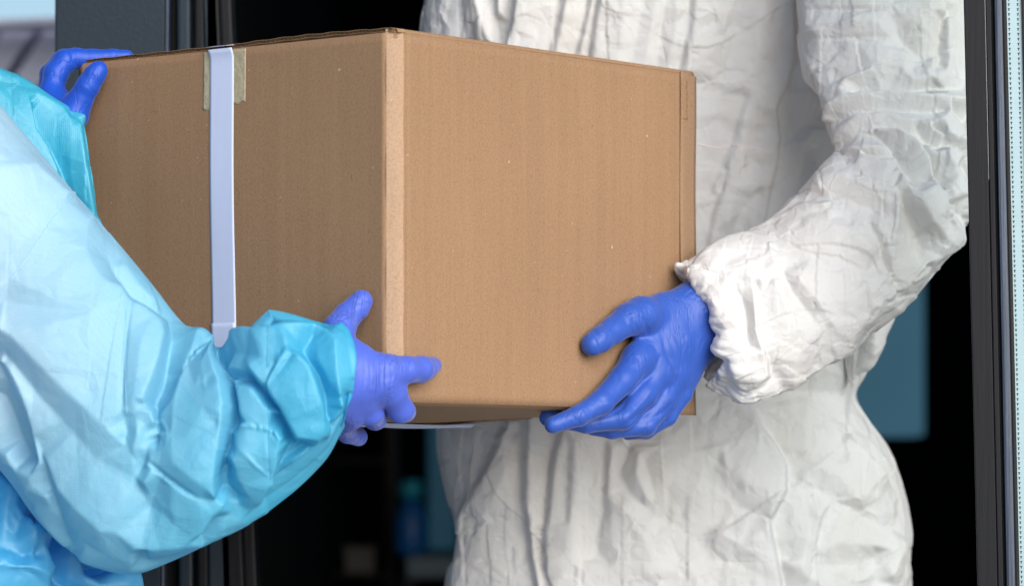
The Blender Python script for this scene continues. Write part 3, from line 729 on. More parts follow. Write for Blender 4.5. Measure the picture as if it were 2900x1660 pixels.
T.line([(100, 480), (300, 460), (520, 420)], 8); T.line([(100, 700), (300, 640), (480, 560)], 24)
T.line([(280, 760), (160, 820), (0, 860)], 16); T.line([(330, 900), (440, 1020), (560, 1060)], 10); T.line([(300, 760), (420, 860), (560, 900)], 26)
T.line([(0, 1075), (180, 1105), (330, 1090)], 12); T.line([(100, 1150), (190, 1230), (280, 1310)], 10); T.line([(300, 1150), (450, 1250), (560, 1300)], 28)
T.line([(0, 1330), (200, 1456), (300, 1700)], 20)
T.step([(540, 540), (600, 620), (675, 750), (670, 900), (570, 1080), (610, 1290), (650, 1500), (700, 1900)], -8, 27, 22)
T.line([(780, 400), (800, 500), (770, 640)], 10); T.line([(830, 300), (930, 440), (1000, 490)], 0)
T.line([(1000, 100), (1000, 300), (1010, 560)], 6); T.line([(1110, 60), (1130, 240), (1080, 400), (1060, 560)], -12)
T.line([(1010, 560), (1110, 690), (1235, 810)], 18); T.line([(1060, 560), (1150, 660), (1300, 830)], -6)
T.crease([(775, 825), (880, 740), (1000, 640)], 10, 6)
T.line([(730, 700), (750, 850), (720, 940)], -4); T.line([(860, 880), (950, 960), (1100, 1010), (1280, 1130)], -4)
T.line([(970, 820), (1060, 930), (1100, 960), (1170, 880), (1235, 820)], 14)
T.line([(1180, 880), (1240, 1010)], 6); T.line([(870, 1030), (830, 1155), (790, 1100), (870, 1030)], [16, 14, 12, 16]); T.line([(900, 1050), (870, 1200)], -2)
T.line([(770, 1240), (740, 1340), (800, 1410)], [12, 16, 10]); T.line([(800, 1230), (1000, 1200), (1250, 1230)], 8)
T.line([(610, 1300), (760, 1380), (900, 1470)], 12); T.line([(900, 1350), (1100, 1330)], -2)
T.line([(1330, 1210), (1300, 1300), (1270, 1395)], 20); T.line([(1280, 850), (1350, 1100), (1400, 1240)], -2)
T.line([(1200, 1250), (1230, 1420)], -4); T.line([(1400, 1240), (1330, 1456)], 4)
T.build()
def LP(*a): return a
torso = [ # Ax Ay Bx By D r
    (1500, -700, 2300, -700, 4.86, 0.12), (1330, -420, 2520, -420, 4.86, 0.16), (1245, -200, 2480, -200, 4.86, 0.19), (1207, -20, 2450, -20, 4.86, 0.20),
    (1190, 100, 2440, 100, 4.86, 0.20), (1190, 400, 2440, 400, 4.86, 0.19), (1200, 700, 2450, 700, 4.85, 0.18), (1220, 900, 2500, 900, 4.85, 0.18),
    (1240, 1050, 2460, 1050, 4.85, 0.18), (1250, 1120, 2426, 1120, 4.85, 0.17), (1236, 1200, 2462, 1190, 4.85, 0.18), (1240, 1290, 2517, 1272, 4.85, 0.18), (1262, 1400, 2553, 1379, 4.85, 0.19),
    (1288, 1500, 2580, 1500, 4.85, 0.19), (1282, 1580, 2575, 1590, 4.85, 0.19), (1262, 1660, 2582, 1660, 4.85, 0.19), (1240, 2000, 2600, 2000, 4.85, 0.17), (1260, 2400, 2560, 2400, 4.85, 0.15), (1300, 3200, 2500, 3200, 4.85, 0.13)]
def side_blue(px, py, t, th): return 0
link('coverall', tube('coverall', torso, 500, 440, 50, T, 10, 0.0027, 3, (1, 1, 0.65), flat=0.62, dense=(2.6, 15.4)), M_WHITE_BODY, pw, smooth=True)
# overhanging blouse fold at the waist on the right
Tf = Net(2350, 850, 2600, 1200, 1.0); Tf.zoom(1900, 960, 700)
Tf.line([(1130, -40), (1110, 80), (1100, 240)], -8); Tf.line([(1190, -60), (1160, 100), (1120, 240)], 10); Tf.build()
link('waist_fold', tube('waist_fold', [(2380, 760, 2590, 780, 4.71, .03), (2390, 880, 2542, 872, 4.71, .03), (2390, 960, 2500, 952, 4.71, .026), (2396, 1030, 2458, 1026, 4.72, .02), (2404, 1075, 2430, 1070, 4.725, .010), (2410, 1100, 2418, 1096, 4.73, .003)],
     80, 60, 20, Tf, 16, 0.002, 8), M_WHITE, pw, smooth=True)
# --- visible sleeve
S = Net(1850, -300, 2900, 1200, 1.1, 1.05)
S.zoom(2200, 0, 700)
S.line([(120, -300), (125, 80), (150, 300), (160, 430), (240, 560), (300, 730)], -2)
S.crease([(210, 62), (400, 72), (560, 76), (700, 60)], 12, -6, 9); S.crease([(280, 242), (460, 240), (650, 233)], 13, -6, 9)
S.line([(300, -200), (400, -100), (700, -100)], 12); S.line([(220, 160), (450, 150), (600, 150)], 17)
S.crease([(230, 400), (330, 370), (400, 290)], 12, -4, 10)
S.line([(700, 40), (690, 180), (650, 270)], 8); S.line([(350, 625), (430, 500), (560, 430), (650, 300)], [12, 16, 18, 14])
S.line([(240, 560), (330, 500), (480, 440)], 8); S.line([(330, 640), (300, 720)], 12)
S.line([(700, 200), (780, 300), (900, 360), (990, 400)], -2); S.line([(760, 100), (850, 160), (960, 30)], 12); S.line([(1000, 60), (960, 200), (960, 380)], -4)
S.line([(980, 20), (1000, 180), (1010, 350), (960, 500)], 10); S.line([(1060, 0), (1050, 200), (1000, 330)], 4)
S.line([(780, 300), (720, 400), (800, 480), (900, 470), (910, 360)], 9)
S.line([(480, 545), (700, 540), (900, 520), (1110, 510)], -6)
S.line([(350, 640), (480, 590), (620, 566), (830, 592), (1000, 600)], 18); S.line([(1000, 600), (1060, 640), (1130, 700)], [8, -16, -16]); S.line([(1000, 590), (1130, 610)], 12)
S.line([(360, 705), (480, 680), (650, 657), (850, 662), (985, 660)], -2); S.line([(1000, 600), (1000, 660), (960, 740)], 16)
S.line([(380, 790), (480, 720), (640, 690), (800, 730), (900, 735)], [6, 15, 15, 12, 10]); S.line([(1010, 680), (1080, 760), (1130, 860)], 10)
S.line([(370, 890), (470, 800), (540, 772)], 0); S.line([(540, 772), (640, 770), (760, 790), (850, 860)], [6, 2, 0, -2])
S.line([(820, 735), (870, 805), (960, 860), (1060, 880), (1130, 970)], [-6, -12, -10, -4, -8]); S.line([(870, 740), (960, 800), (1080, 850)], 14)
S.line([(900, 735), (990, 820), (1130, 930)], -8)
S.line([(560, 790), (700, 790), (800, 850), (880, 950), (900, 1050)], [12, 19, 18, 20, 10])
S.line([(540, 780), (620, 830), (690, 920), (740, 1000), (790, 1060), (880, 1065)], [0, -6, -8, -8, -7, 0])
S.line([(850, 885), (930, 1020), (975, 1110), (1010, 1190), (1110, 1300)], [-4, -14, -16, -12, -6])
S.line([(880, 870), (980, 960), (1060, 1060), (1130, 1180)], [8, 14, 12, 10]); S.line([(1000, 900), (1080, 960), (1120, 1040)], 16)
S.line([(1080, 970), (1130, 1100)], -4); S.line([(920, 1080), (960, 1200), (1040, 1330), (1060, 1420)], 14)
S.line([(330, 900), (480, 900), (640, 880)], [4, 12, 10]); S.line([(420, 940), (560, 930), (690, 935)], -1)
S.line([(500, 940), (640, 970), (700, 960)], 14); S.crease([(420, 1010), (500, 1060), (600, 1100), (700, 1120)], 9, -5, 8)
S.line([(700, 1000), (760, 1120), (830, 1200), (900, 1300)], [10, 14, 16, 16]); S.line([(690, 1100), (740, 1190), (800, 1300), (850, 1400), (880, 1480)], [0, -8, -12, -12, -6])
S.crease([(710, 1130), (708, 1220), (700, 1300), (670, 1456)], 8, 5, 7)
S.line([(150, 1160), (280, 1100), (400, 1060), (500, 1100), (690, 1180)], [4, 14, 14, 10, 4]); S.line([(130, 1200), (300, 1190), (430, 1180), (560, 1240)], [2, 2, 0, -3])
S.line([(0, 1320), (170, 1240), (300, 1250), (430, 1310)], [6, 10, 16, 2])
S.zoom(2100, 500, 700)
S.line([(-180, 560), (-60, 430), (0, 400), (120, 440)], 9); S.line([(-200, 640), (-80, 520), (20, 480), (130, 520)], 5); S.line([(-150, 700), (-60, 600), (40, 560), (100, 640)], 11)
S.line([(-240, 760), (-180, 900), (-160, 1100)], 6); S.line([(-120, 700), (-90, 860), (-100, 1050)], 10); S.line([(-40, 640), (-20, 860), (-50, 1000)], 3)
S.crease([(0, 440), (60, 500), (110, 520)], 8, -4); S.crease([(30, 560), (120, 600), (140, 620)], 9, -4)
S.crease([(150, 440), (200, 450), (250, 462)], 8, -4); S.line([(290, 305), (420, 250), (515, 215)], 8)
S.line([(515, 215), (560, 250), (650, 262), (760, 270)], [15, 6, 4, 8]); S.line([(300, 340), (500, 400), (600, 520), (720, 570)], [10, 12, 6, 3])
S.line([(420, 300), (600, 330), (740, 420)], 15); S.crease([(420, 480), (520, 560)], 10, -4)
S.line([(760, 290), (815, 450), (860, 560), (900, 645)], [4, -3, -3, 2]); S.line([(790, 290), (850, 400), (880, 560)], 10)
S.crease([(912, 120), (905, 250), (880, 400), (870, 580)], 8, 5, 6)
S.line([(960, 200), (1000, 330), (1060, 480), (1090, 520)], [-10, -12, -8, 0]); S.line([(1110, 250), (1180, 350), (1240, 400)], 14)
S.crease([(1205, 60), (1210, 200), (1200, 300)], 10, -3, 7)
S.line([(1240, 400), (1080, 500), (900, 660), (740, 760), (660, 880), (600, 1000), (450, 1080)], [12, 10, 14, 15, 13, 12, 8])
S.line([(1180, 500), (980, 700), (860, 800), (720, 920)], 2)
S.crease([(905, 640), (900, 700), (895, 760)], 6, -4, 7); S.crease([(700, 600), (712, 700), (708, 790)], 10, -5, 7); S.crease([(850, 600), (790, 740), (740, 830)], 10, 4, 6)
S.line([(160, 440), (200, 560), (180, 600), (100, 700)], [14, 8, 4, 3]); S.line([(240, 560), (300, 680), (360, 760), (420, 845)], [2, -3, -3, 2])
S.line([(320, 620), (420, 730), (520, 880)], 13); S.line([(430, 860), (510, 885), (460, 1000), (420, 1100)], [6, 10, 6, 6]); S.line([(180, 640), (280, 820), (330, 1000)], 12)
S.line([(130, 1000), (200, 1150), (260, 1250)], [2, 0, 12]); S.line([(300, 1080), (270, 1250)], 14)
for (a, b, c, d, h) in ((40, 620, 70, 900, 12), (90, 640, 110, 900, -2), (0, 700, 40, 1000, -4), (70, 900, 130, 1150, 14), (20, 1050, 60, 1250, 10), (110, 950, 180, 1180, 0), (-60, 1050, 0, 1230, 12), (-100, 1080, -60, 1230, 0)):
    S.line([(a, b), ((a + c) / 2 + 12, (b + d) / 2), (c, d)], h)
S.build()
sleeve_w = [(2250, -420, 2900, -420, 4.62, .08), (2257, -200, 2880, -200, 4.60, .085), (2259, 44, 2860, 0, 4.57, .085), (2273, 209, 2850, 200, 4.55, .085), (2311, 264, 2840, 340, 4.53, .085),
    (2340, 352, 2815, 470, 4.50, .08), (2366, 429, 2785, 560, 4.48, .08), (2326, 480, 2743, 634, 4.46, .078), (2235, 571, 2663, 753, 4.45, .075), (2158, 652, 2559, 877, 4.43, .07),
    (2070, 678, 2440, 965, 4.41, .062), (2000, 712, 2311, 1048, 4.39, .056, 0, 0), (1965, 735, 2190, 1108, 4.38, .052, 18, 0), (1935, 748, 2100, 1126, 4.375, .050, 46, 0),
    (1912, 752, 2010, 1104, 4.38, .046, 74, 0), (1922, 772, 2000, 1082, 4.382, .041, 92, 0), (1960, 790, 2030, 1050, 4.385, .036, 105, -5), (2060, 800, 2100, 1010, 4.39, .030, 90, 0)]
link('sleeve', tube('sleeve', sleeve_w, 520, 230, 60, S, 14, 0.0026, 7, ruffle=(11.6, 11, 0.0027)), M_WHITE, pw, smooth=True)
# far sleeve, mostly behind the box
link('sleeve', tube('sleeve', [(1340, -420, 1560, -420, 4.86, .09), (1225, -150, 1480, -150, 4.84, .09), (1196, 60, 1445, 60, 4.83, .09), (1190, 300, 1420, 300, 4.84, .08), (1185, 600, 1400, 600, 4.85, .08), (1175, 780, 1380, 800, 4.84, .07), (1150, 870, 1300, 960, 4.80, .05), (1130, 900, 1220, 1000, 4.77, .03)],
     120, 80, 30, T, 9, 0.003, 21, (1, 1, .6)), M_WHITE_BODY, pw, smooth=True)
# pink stitching across the belly
v = []
for k in range(18):
    pass

# --- glove, near hand of the person in white
G = Net(1500, 750, 2100, 1280, 0.9); G.zoom(1480, 700, 720, 1747)
G.line([(400, 700), (460, 560), (600, 450)], 0)
G.crease([(470, 560), (510, 600), (530, 680), (520, 730)], 0.3, -1.6, 7); G.crease([(640, 470), (600, 560), (590, 640)], 0, -1.2, 7)
G.crease([(740, 420), (770, 520), (800, 600)], 0, -2.0, 8); G.crease([(700, 470), (720, 540), (770, 590)], 0, -1.4, 6)
G.crease([(760, 450), (840, 500), (860, 590), (850, 700)], 0, -1.6, 7); G.crease([(730, 620), (800, 605), (870, 640)], 0, -1.4, 6)
G.crease([(960, 590), (985, 720), (1040, 850), (1080, 1040)], 0.4, -1.8, 8); G.crease([(1005, 570), (1050, 680), (1100, 850)], 0.4, 1.4, 7)
G.crease([(880, 640), (940, 760), (900, 860), (760, 1010)], 0.3, -1.6, 8); G.crease([(900, 950), (830, 1060), (700, 1180)], 0.4, 1.5, 8)
G.crease([(745, 1000), (680, 1100), (600, 1160)], 0, -3.2, 10); G.crease([(900, 1090), (780, 1170), (690, 1240)], 0, -3.0, 10); G.crease([(1060, 1040), (980, 1130), (820, 1220)], 0, -2.6, 10)
G.crease([(630, 830), (660, 900), (640, 980)], 0, -1.2, 7); G.crease([(1180, 300), (1280, 470), (1350, 640)], 0, -1.8, 8); G.crease([(1130, 270), (1250, 400), (1340, 520)], 0.3, 1.6, 8)
G.crease([(1240, 560), (1310, 680)], 0, -1.4, 7); G.crease([(200, 1220), (240, 1270)], 0, -1.4, 6); G.crease([(1130, 740), (1180, 900), (1170, 1050)], 0, -1.0, 8)
G.crease([(500, 1020), (560, 1060), (640, 1050)], 0, -1.3, 7); G.crease([(1020, 820), (1000, 980), (940, 1100)], 0.2, 1.3, 7)
G.build()
WR = (1990, 890, 4.378, 60)
palm_r = [[(1975, 858, 4.372, 58), (1880, 880, 4.345, 50), (1812, 896, 4.312, 50)],
          [(1985, 880, 4.375, 62), (1900, 950, 4.345, 52), (1800, 1020, 4.305, 42)],
          [(1990, 900, 4.378, 62), (1900, 980, 4.35, 54), (1862, 1052, 4.325, 42)],
          [(1996, 925, 4.382, 58), (1925, 1000, 4.358, 52), (1908, 1062, 4.345, 42)],
          [(2004, 935, 4.386, 52), (1958, 1010, 4.37, 46), (1940, 1058, 4.362, 40)],
          [(1985, 870, 4.375, 62), (2060, 830, 4.385, 60), (2150, 790, 4.40, 58)], [(2000, 935, 4.385, 56), (2080, 890, 4.39, 56), (2160, 830, 4.405, 56)]]
fing_r = [[(1818, 890, 4.306, 50), (1780, 905, 4.292, 46), (1733, 938, 4.272, 38), (1700, 962, 4.256, 36), (1678, 976, 4.248, 33)],
          [(1806, 1018, 4.302, 43), (1762, 1078, 4.28, 40), (1700, 1142, 4.252, 35), (1640, 1178, 4.236, 30), (1566, 1205, 4.226, 24)],
          [(1862, 1052, 4.325, 42), (1820, 1120, 4.305, 38), (1765, 1184, 4.285, 33), (1660, 1200, 4.275, 28), (1552, 1184, 4.272, 25)],
          [(1908, 1062, 4.345, 42), (1876, 1130, 4.33, 38), (1828, 1203, 4.315, 32), (1735, 1218, 4.30, 26), (1680, 1212, 4.30, 23)],
          [(1940, 1058, 4.362, 40), (1924, 1115, 4.352, 36), (1888, 1178, 4.342, 30), (1830, 1218, 4.335, 26), (1780, 1226, 4.33, 22)]]
link('glove', hand('glove', palm_r, fing_r, net=G, kp=0.022, kf=0.008), M_GLOVE_R, pw, smooth=True)

# ================================================================== PERSON IN BLUE
pb = empty('person', 'person in a pale blue disposable gown at the left, gripping the box corner', 'person')
# --- near sleeve folds
B = Net(-420, 100, 1060, 1700, 1.25, 1.45)
B.zoom(0, 200, 600)     # shoulder part
B.line([(-500, 0), (0, 320), (500, 840), (1010, 1440)], 0)
B.line([(495, 860), (350, 1020), (200, 1260), (60, 1456)], 8)
B.line([(0, 700), (200, 700), (420, 900)], 12); B.line([(600, 1040), (560, 1100), (620, 1300)], 8)
B.line([(0, 1250), (-300, 1300)], 6)
B.zoom(0, 700, 600)
B.line([(30, 370), (-100, 500), (-400, 600)], 4)
B.line([(-700, 100), (0, 525), (110, 600), (210, 700), (430, 930), (640, 1130), (830, 1310)], [8, 16, 17, 18, 18, 18, 14])
B.line([(-700, 300), (-100, 640), (60, 750), (180, 880), (330, 1050), (560, 1290), (700, 1456)], [0, 2, 3, 5, 7, 9, 9])
B.line([(-200, 900), (40, 760), (110, 930), (160, 1080)], [0, 8, 6, 4]); B.line([(100, 820), (200, 1020), (260, 1200), (320, 1456)], [10, 12, 12, 12])
B.line([(0, 780), (70, 950), (150, 1100), (230, 1300), (280, 1456)], -2); B.line([(0, 1050), (60, 1200), (150, 1456)], -10)
B.line([(-40, 1150), (0, 1300), (60, 1456)], 8)
B.line([(560, 60), (600, 160), (650, 245), (700, 290), (790, 325), (850, 420)], [11, 13, 14, 15, 15, 15])
B.line([(720, 60), (800, 200), (900, 330), (1030, 400), (1180, 480)], [1, -2, -4, -5, -6]); B.line([(850, 140), (960, 300), (1060, 380)], 3)
B.line([(850, 420), (960, 480), (1060, 570), (1100, 650), (1090, 800), (1050, 950), (1000, 1090)], [15, 15, 15, 15, 15, 16, 17])
B.line([(1180, 640), (1150, 800), (1120, 950), (1050, 1100)], [-2, -6, -9, -6])
B.crease([(862, 430), (858, 700), (862, 950), (868, 1150)], 13, -3.5, 6)
B.line([(600, 500), (560, 800), (620, 1000)], 16); B.line([(960, 700), (950, 900), (940, 1080)], 16)
B.line([(1000, 1095), (1100, 1160), (1080, 1250), (1110, 1320)], [10, 4, 3, 7]); B.line([(880, 1145), (1055, 1150), (1100, 1290), (1250, 1320)], [12, 13, 12, 13])
B.line([(870, 1160), (890, 1280), (870, 1330), (915, 1400)], [8, 6, 6, 9]); B.line([(960, 1200), (970, 1300), (930, 1400)], [11, 13, 11]); B.line([(1040, 1170), (1010, 1290), (1030, 1400)], [12, 7, 7])
B.line([(1210, 1050), (1300, 1010), (1456, 980)], 11); B.line([(1250, 900), (1330, 760), (1400, 700)], [4, 8, 6]); B.crease([(1290, 850), (1350, 780), (1450, 720)], 8, 5, 5)
B.line([(1340, 640), (1310, 760), (1270, 850), (1230, 980)], [10, 8, 9, 10])
B.zoom(550, 850, 500)   # cuff part
B.step([(80, 285), (150, 370), (185, 490), (240, 560), (290, 700), (322, 880), (300, 970), (275, 1080), (245, 1250), (190, 1456)], -14, 16, 7)
B.line([(0, 500), (80, 430), (160, 400)], 5); B.line([(100, 600), (150, 800), (100, 1000)], 14)
B.line([(390, 318), (550, 290), (700, 282), (850, 275), (980, 262)], [14, 15, 15, 14, 10])
B.line([(420, 270), (620, 80), (1030, 175)], [0, -6, -6]); B.line([(560, 270), (640, 200), (600, 140)], -10); B.line([(640, 260), (690, 180)], 2)
B.line([(180, 410), (300, 440), (450, 480)], [4, 2, 4]); B.line([(250, 590), (380, 600), (490, 615)], [4, 8, 12])
B.line([(600, 520), (500, 560)], 14)
B.step([(490, 618), (540, 690), (610, 760), (720, 905), (780, 1030), (835, 1150)], 17, -9, 6)
B.crease([(600, 715), (650, 640), (700, 560), (740, 490)], 15, -2.5, 4); B.crease([(640, 740), (720, 650), (790, 560), (830, 500)], 17, -2.5, 4); B.line([(620, 725), (700, 620), (770, 500)], 20)
B.line([(790, 430), (830, 490), (930, 580), (980, 700), (1030, 850), (1045, 930), (1030, 1050), (960, 1200)], [17, 21, 22, 22, 21, 18, 16, 12])
B.line([(860, 330), (830, 450)], 6)
B.line([(970, 300), (900, 400), (960, 520), (1030, 620), (1080, 800), (1090, 930), (1130, 1010)], [-2, -7, -8, -8, -7, -6, -4])
B.line([(1080, 310), (1160, 400), (1170, 600), (1200, 860)], [10, 12, 12, 14]); B.line([(1000, 380), (1010, 500), (1100, 680), (1180, 800)], [2, 4, 7, 8])
B.line([(1100, 290), (1200, 250), (1260, 330)], [4, 6, 2]); B.line([(1320, 640), (1230, 760), (1200, 860)], [2, 3, 8]); B.line([(1320, 650), (1345, 900)], -6); B.line([(1250, 800), (1270, 960)], -6)
B.line([(1200, 880), (1130, 1000), (1110, 1150)], [9, 4, 2]); B.line([(1250, 990), (1170, 1060)], -10); B.line([(870, 1160), (950, 1200), (1130, 1160)], [-2, -6, -4])
B.line([(290, 690), (330, 620), (420, 640)], -6); B.line([(350, 680), (380, 800), (390, 900), (395, 1020)], [6, 8, 8, 7]); B.line([(300, 980), (370, 960), (385, 1010)], -4)
B.line([(500, 750), (600, 900), (690, 930)], 10); B.line([(395, 1040), (530, 1050), (670, 1080), (740, 1125)], [12, 13, 14, 14]); B.crease([(400, 1035), (530, 1045), (660, 1075)], 9, -4, 5)
B.line([(690, 960), (760, 1050), (760, 1120)], -8); B.line([(290, 1080), (340, 1060), (385, 1000)], -6); B.line([(350, 1110), (360, 1180), (330, 1330), (350, 1456)], [5, 9, 9, 6])
B.line([(280, 1290), (340, 1230)], 3)
B.zoom(300, 1160, 500)
B.step([(1000, 160), (960, 350), (925, 560), (918, 690)], -10, 15, 8)
B.line([(918, 690), (1000, 760), (1100, 790)], [8, -2, -4]); B.line([(1000, 480), (980, 640), (1080, 740)], -12)
B.line([(1060, 420), (1100, 560), (1150, 680), (1258, 775)], [10, 6, 6, 6]); B.line([(1130, 140), (1400, 170), (1440, 240), (1400, 450), (1320, 600), (1262, 775)], [13, 15, 14, 14, 13, 7])
B.crease([(1130, 330), (1220, 430), (1310, 500)], 11, 3, 5); B.line([(1456, 400), (1360, 640), (1300, 760)], -7)
B.crease([(370, 430), (460, 500), (560, 570), (680, 650), (770, 700)], 11, -6, 8); B.line([(400, 380), (600, 300), (760, 260), (940, 140)], [10, 15, 14, 12])
B.line([(450, 240), (430, 100), (420, 0)], [-2, -6, -8]); B.line([(620, 450), (760, 560), (860, 640)], 16)
B.line([(770, 700), (900, 700), (990, 760)], 8); B.line([(330, 440), (260, 560), (340, 600)], [2, 6, 12]); B.line([(490, 550), (400, 700), (370, 800)], [8, 1, -1])
B.line([(560, 620), (560, 800), (600, 950)], 9); B.line([(990, 765), (880, 830), (780, 960), (600, 1070), (280, 1105)], [8, 10, 11, 12, 12])
B.line([(1258, 780), (1120, 850), (900, 900), (780, 1030)], [4, 0, -3, -2]); B.line([(280, 1110), (230, 1150), (225, 1250), (200, 1310)], [8, 8, 5, 2]); B.line([(300, 1150), (280, 1250), (400, 1280)], -4)
B.line([(1100, 900), (950, 970), (800, 1100)], 4)
B.zoom(0, 1160, 500)
B.line([(330, 760), (460, 640), (480, 780), (520, 900)], [6, 14, 8, 4]); B.line([(320, 520), (330, 580), (290, 660)], 12); B.line([(200, 700), (300, 760)], 0)
B.line([(360, 250), (430, 450), (480, 700), (560, 950), (650, 1180)], [8, 6, 3, 2, 2]); B.line([(450, 400), (560, 620), (720, 780), (900, 930), (1000, 960)], [12, 15, 17, 18, 14])
B.line([(600, 900), (720, 1050), (900, 1150)], 8); B.line([(380, 860), (480, 1000), (600, 1150), (700, 1220)], 8); B.line([(0, 380), (200, 760), (400, 1000), (650, 1190)], 0)
B.line([(120, 330), (280, 620), (350, 850)], [10, 10, 6])
B.build()
sleeve_b = [(-440, -430, -600, -360, 4.16, .06), (-380, -380, -640, -100, 4.13, .11), (-330, -150, -520, 700, 4.04, .11), (-150, 120, -330, 950, 4.03, .11), (-2, 296, -180, 1130, 4.02, .105), (147, 470, -70, 1250, 4.01, .10), (299, 648, 30, 1370, 4.0, .095), (425, 800, 120, 1490, 3.99, .09),
    (510, 910, 240, 1590, 3.975, .085), (570, 952, 372, 1628, 3.965, .08), (618, 985, 508, 1582, 3.95, .075), (664, 966, 591, 1540, 3.94, .068), (700, 935, 680, 1497, 3.93, .062),
    (752, 885, 745, 1462, 3.925, .058), (770, 878, 765, 1448, 3.925, .058), (827, 889, 850, 1379, 3.92, .055, 10, 0), (904, 912, 925, 1300, 3.92, .05, 22, 0), (950, 926, 962, 1235, 3.92, .047, 34, 0), (966, 934, 974, 1213, 3.92, .046, 38, 0), (960, 940, 972, 1208, 3.925, .044, 40, 0), (930, 960, 945, 1190, 3.93, .040, 30, 0), (860, 980, 880, 1160, 3.93, .036, 10, 0)]
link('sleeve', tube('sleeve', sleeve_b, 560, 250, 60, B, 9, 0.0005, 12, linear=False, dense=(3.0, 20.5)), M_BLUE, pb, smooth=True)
# --- far sleeve
Fs = Net(-300, 100, 320, 900, 0.8, 1.5); Fs.zoom(0, 200, 600)
Fs.line([(-200, 0), (0, 70), (130, 150), (240, 160)], 6); Fs.line([(0, 100), (130, 130), (200, 250), (240, 420), (330, 540), (400, 700)], [4, 6, 10, 10, 10, 10])
Fs.line([(200, 240), (260, 420), (380, 600), (460, 800)], [-2, -6, -8, -6]); Fs.line([(240, 200), (400, 280), (475, 370)], 8); Fs.line([(475, 370), (478, 600), (500, 830)], [8, 3, 0])
Fs.line([(475, 270), (475, 370), (565, 345)], [4, 2, 8]); Fs.line([(540, 400), (600, 700), (640, 980)], [8, 8, 6]); Fs.line([(565, 345), (610, 620), (660, 980)], 0); Fs.build()
link('sleeve', tube('sleeve', [(-420, -380, -480, -250, 4.22, .05), (-370, -300, -480, 300, 4.25, .08), (-330, 60, -330, 900, 4.27, .07), (-120, 140, -120, 900, 4.27, .065), (0, 197, 10, 860, 4.27, .06), (62, 222, 90, 830, 4.27, .055), (120, 262, 170, 800, 4.27, .05), (185, 302, 220, 760, 4.27, .045, 0, 0),
     (228, 336, 262, 700, 4.27, .04, 14, 0), (226, 342, 260, 690, 4.272, .038, 14, 0), (195, 360, 230, 660, 4.275, .034, 10, 0), (120, 380, 160, 620, 4.28, .03)], 200, 120, 40, Fs, 12, 0.0012, 5, linear=False, dense=(3.0, 10.9)), M_BLUE2, pb, smooth=True)
# --- gown body at the lower left
Gn = Net(-700, 1000, 460, 1760, 0.9, 1.6); Gn.zoom(0, 1160, 500)
Gn.line([(-200, 300), (0, 380), (100, 650), (250, 900), (420, 1010)], -10); Gn.line([(0, 700), (60, 710), (90, 800), (0, 840)], [14, 16, 14, 8])
Gn.line([(60, 830), (160, 820), (300, 930), (410, 1010), (380, 1120), (260, 1200)], [10, 14, 16, 16, 12, 4]); Gn.line([(130, 840), (180, 1040), (240, 1160)], [2, 18, 16]); Gn.line([(160, 950), (110, 1150)], 4)
Gn.line([(0, 1150), (150, 1210), (260, 1210)], 0); Gn.line([(0, 1280), (200, 1320), (360, 1380), (380, 1456)], [12, 16, 12, 4]); Gn.line([(240, 1220), (230, 1320)], 12); Gn.line([(150, 1250), (160, 1320)], 4)
Gn.line([(340, 1240), (430, 1240), (440, 1300), (400, 1400)], [8, 10, 8, 6]); Gn.line([(430, 1040), (440, 1250), (530, 1456)], -16); Gn.line([(560, 1120), (650, 1300), (700, 1456)], 6)
Gn.line([(700, 1200), (800, 1350), (880, 1340)], -18); Gn.line([(780, 1430), (900, 1340), (1000, 1310), (1080, 1320)], [8, 14, 14, 10]); Gn.line([(900, 1456), (1000, 1400)], 18); Gn.build()
link('gown', tube('gown', [(-500, 700, -900, 700, 4.19, .10), (-520, -480, -800, -480, 4.21, .08), (-330, -330, -1050, -330, 4.19, .14), (-300, 100, -1150, 100, 4.17, .17), (-300, 600, -1150, 600, 4.17, .17), (-60, 1000, -1000, 900, 4.19, .14), (60, 1200, -1100, 1100, 4.18, .16), (200, 1400, -1150, 1300, 4.17, .17), (345, 1560, -1150, 1500, 4.15, .17), (392, 1625, -1150, 1600, 4.15, .17), (400, 1690, -1150, 1700, 4.15, .17), (380, 1900, -1150, 1900, 4.15, .16), (340, 2400, -1150, 2400, 4.15, .15), (300, 3300, -1150, 3300, 4.15, .15)][1:],
     380, 240, 60, Gn, 8, 0.004, 31), M_BLUE3, pb, smooth=True)
# --- near hand
GL = Net(880, 790, 1270, 1290, 0.8); GL.zoom(850, 760, 500, 1300)
GL.crease([(250, 340), (330, 390), (350, 450)], 0, -1.4, 6); GL.crease([(310, 300), (380, 330), (390, 400)], 0, -1.8, 6); GL.crease([(390, 245), (450, 250), (520, 260)], 0.2, -1.3, 6)
GL.crease([(350, 340), (420, 370)], 0, -1.3, 5); GL.crease([(400, 290), (480, 300)], 0, 1.0, 5)
for x0, y0, x1, y1, x2, y2 in ((470, 640, 480, 760, 470, 900), (510, 650, 520, 800, 500, 1000), (545, 650, 560, 800, 545, 960), (575, 650, 600, 780, 590, 900), (610, 660, 630, 760, 620, 860), (650, 870, 640, 960, 620, 1050), (600, 960, 560, 1050, 480, 1130), (640, 650, 670, 700, 700, 730), (690, 650, 720, 680, 740, 700)):
    GL.crease([(x0, y0), (x1, y1), (x2, y2)], 0, -1.1, 5)
GL.crease([(950, 650), (985, 720), (960, 800)], 0, -2.0, 5); GL.build()
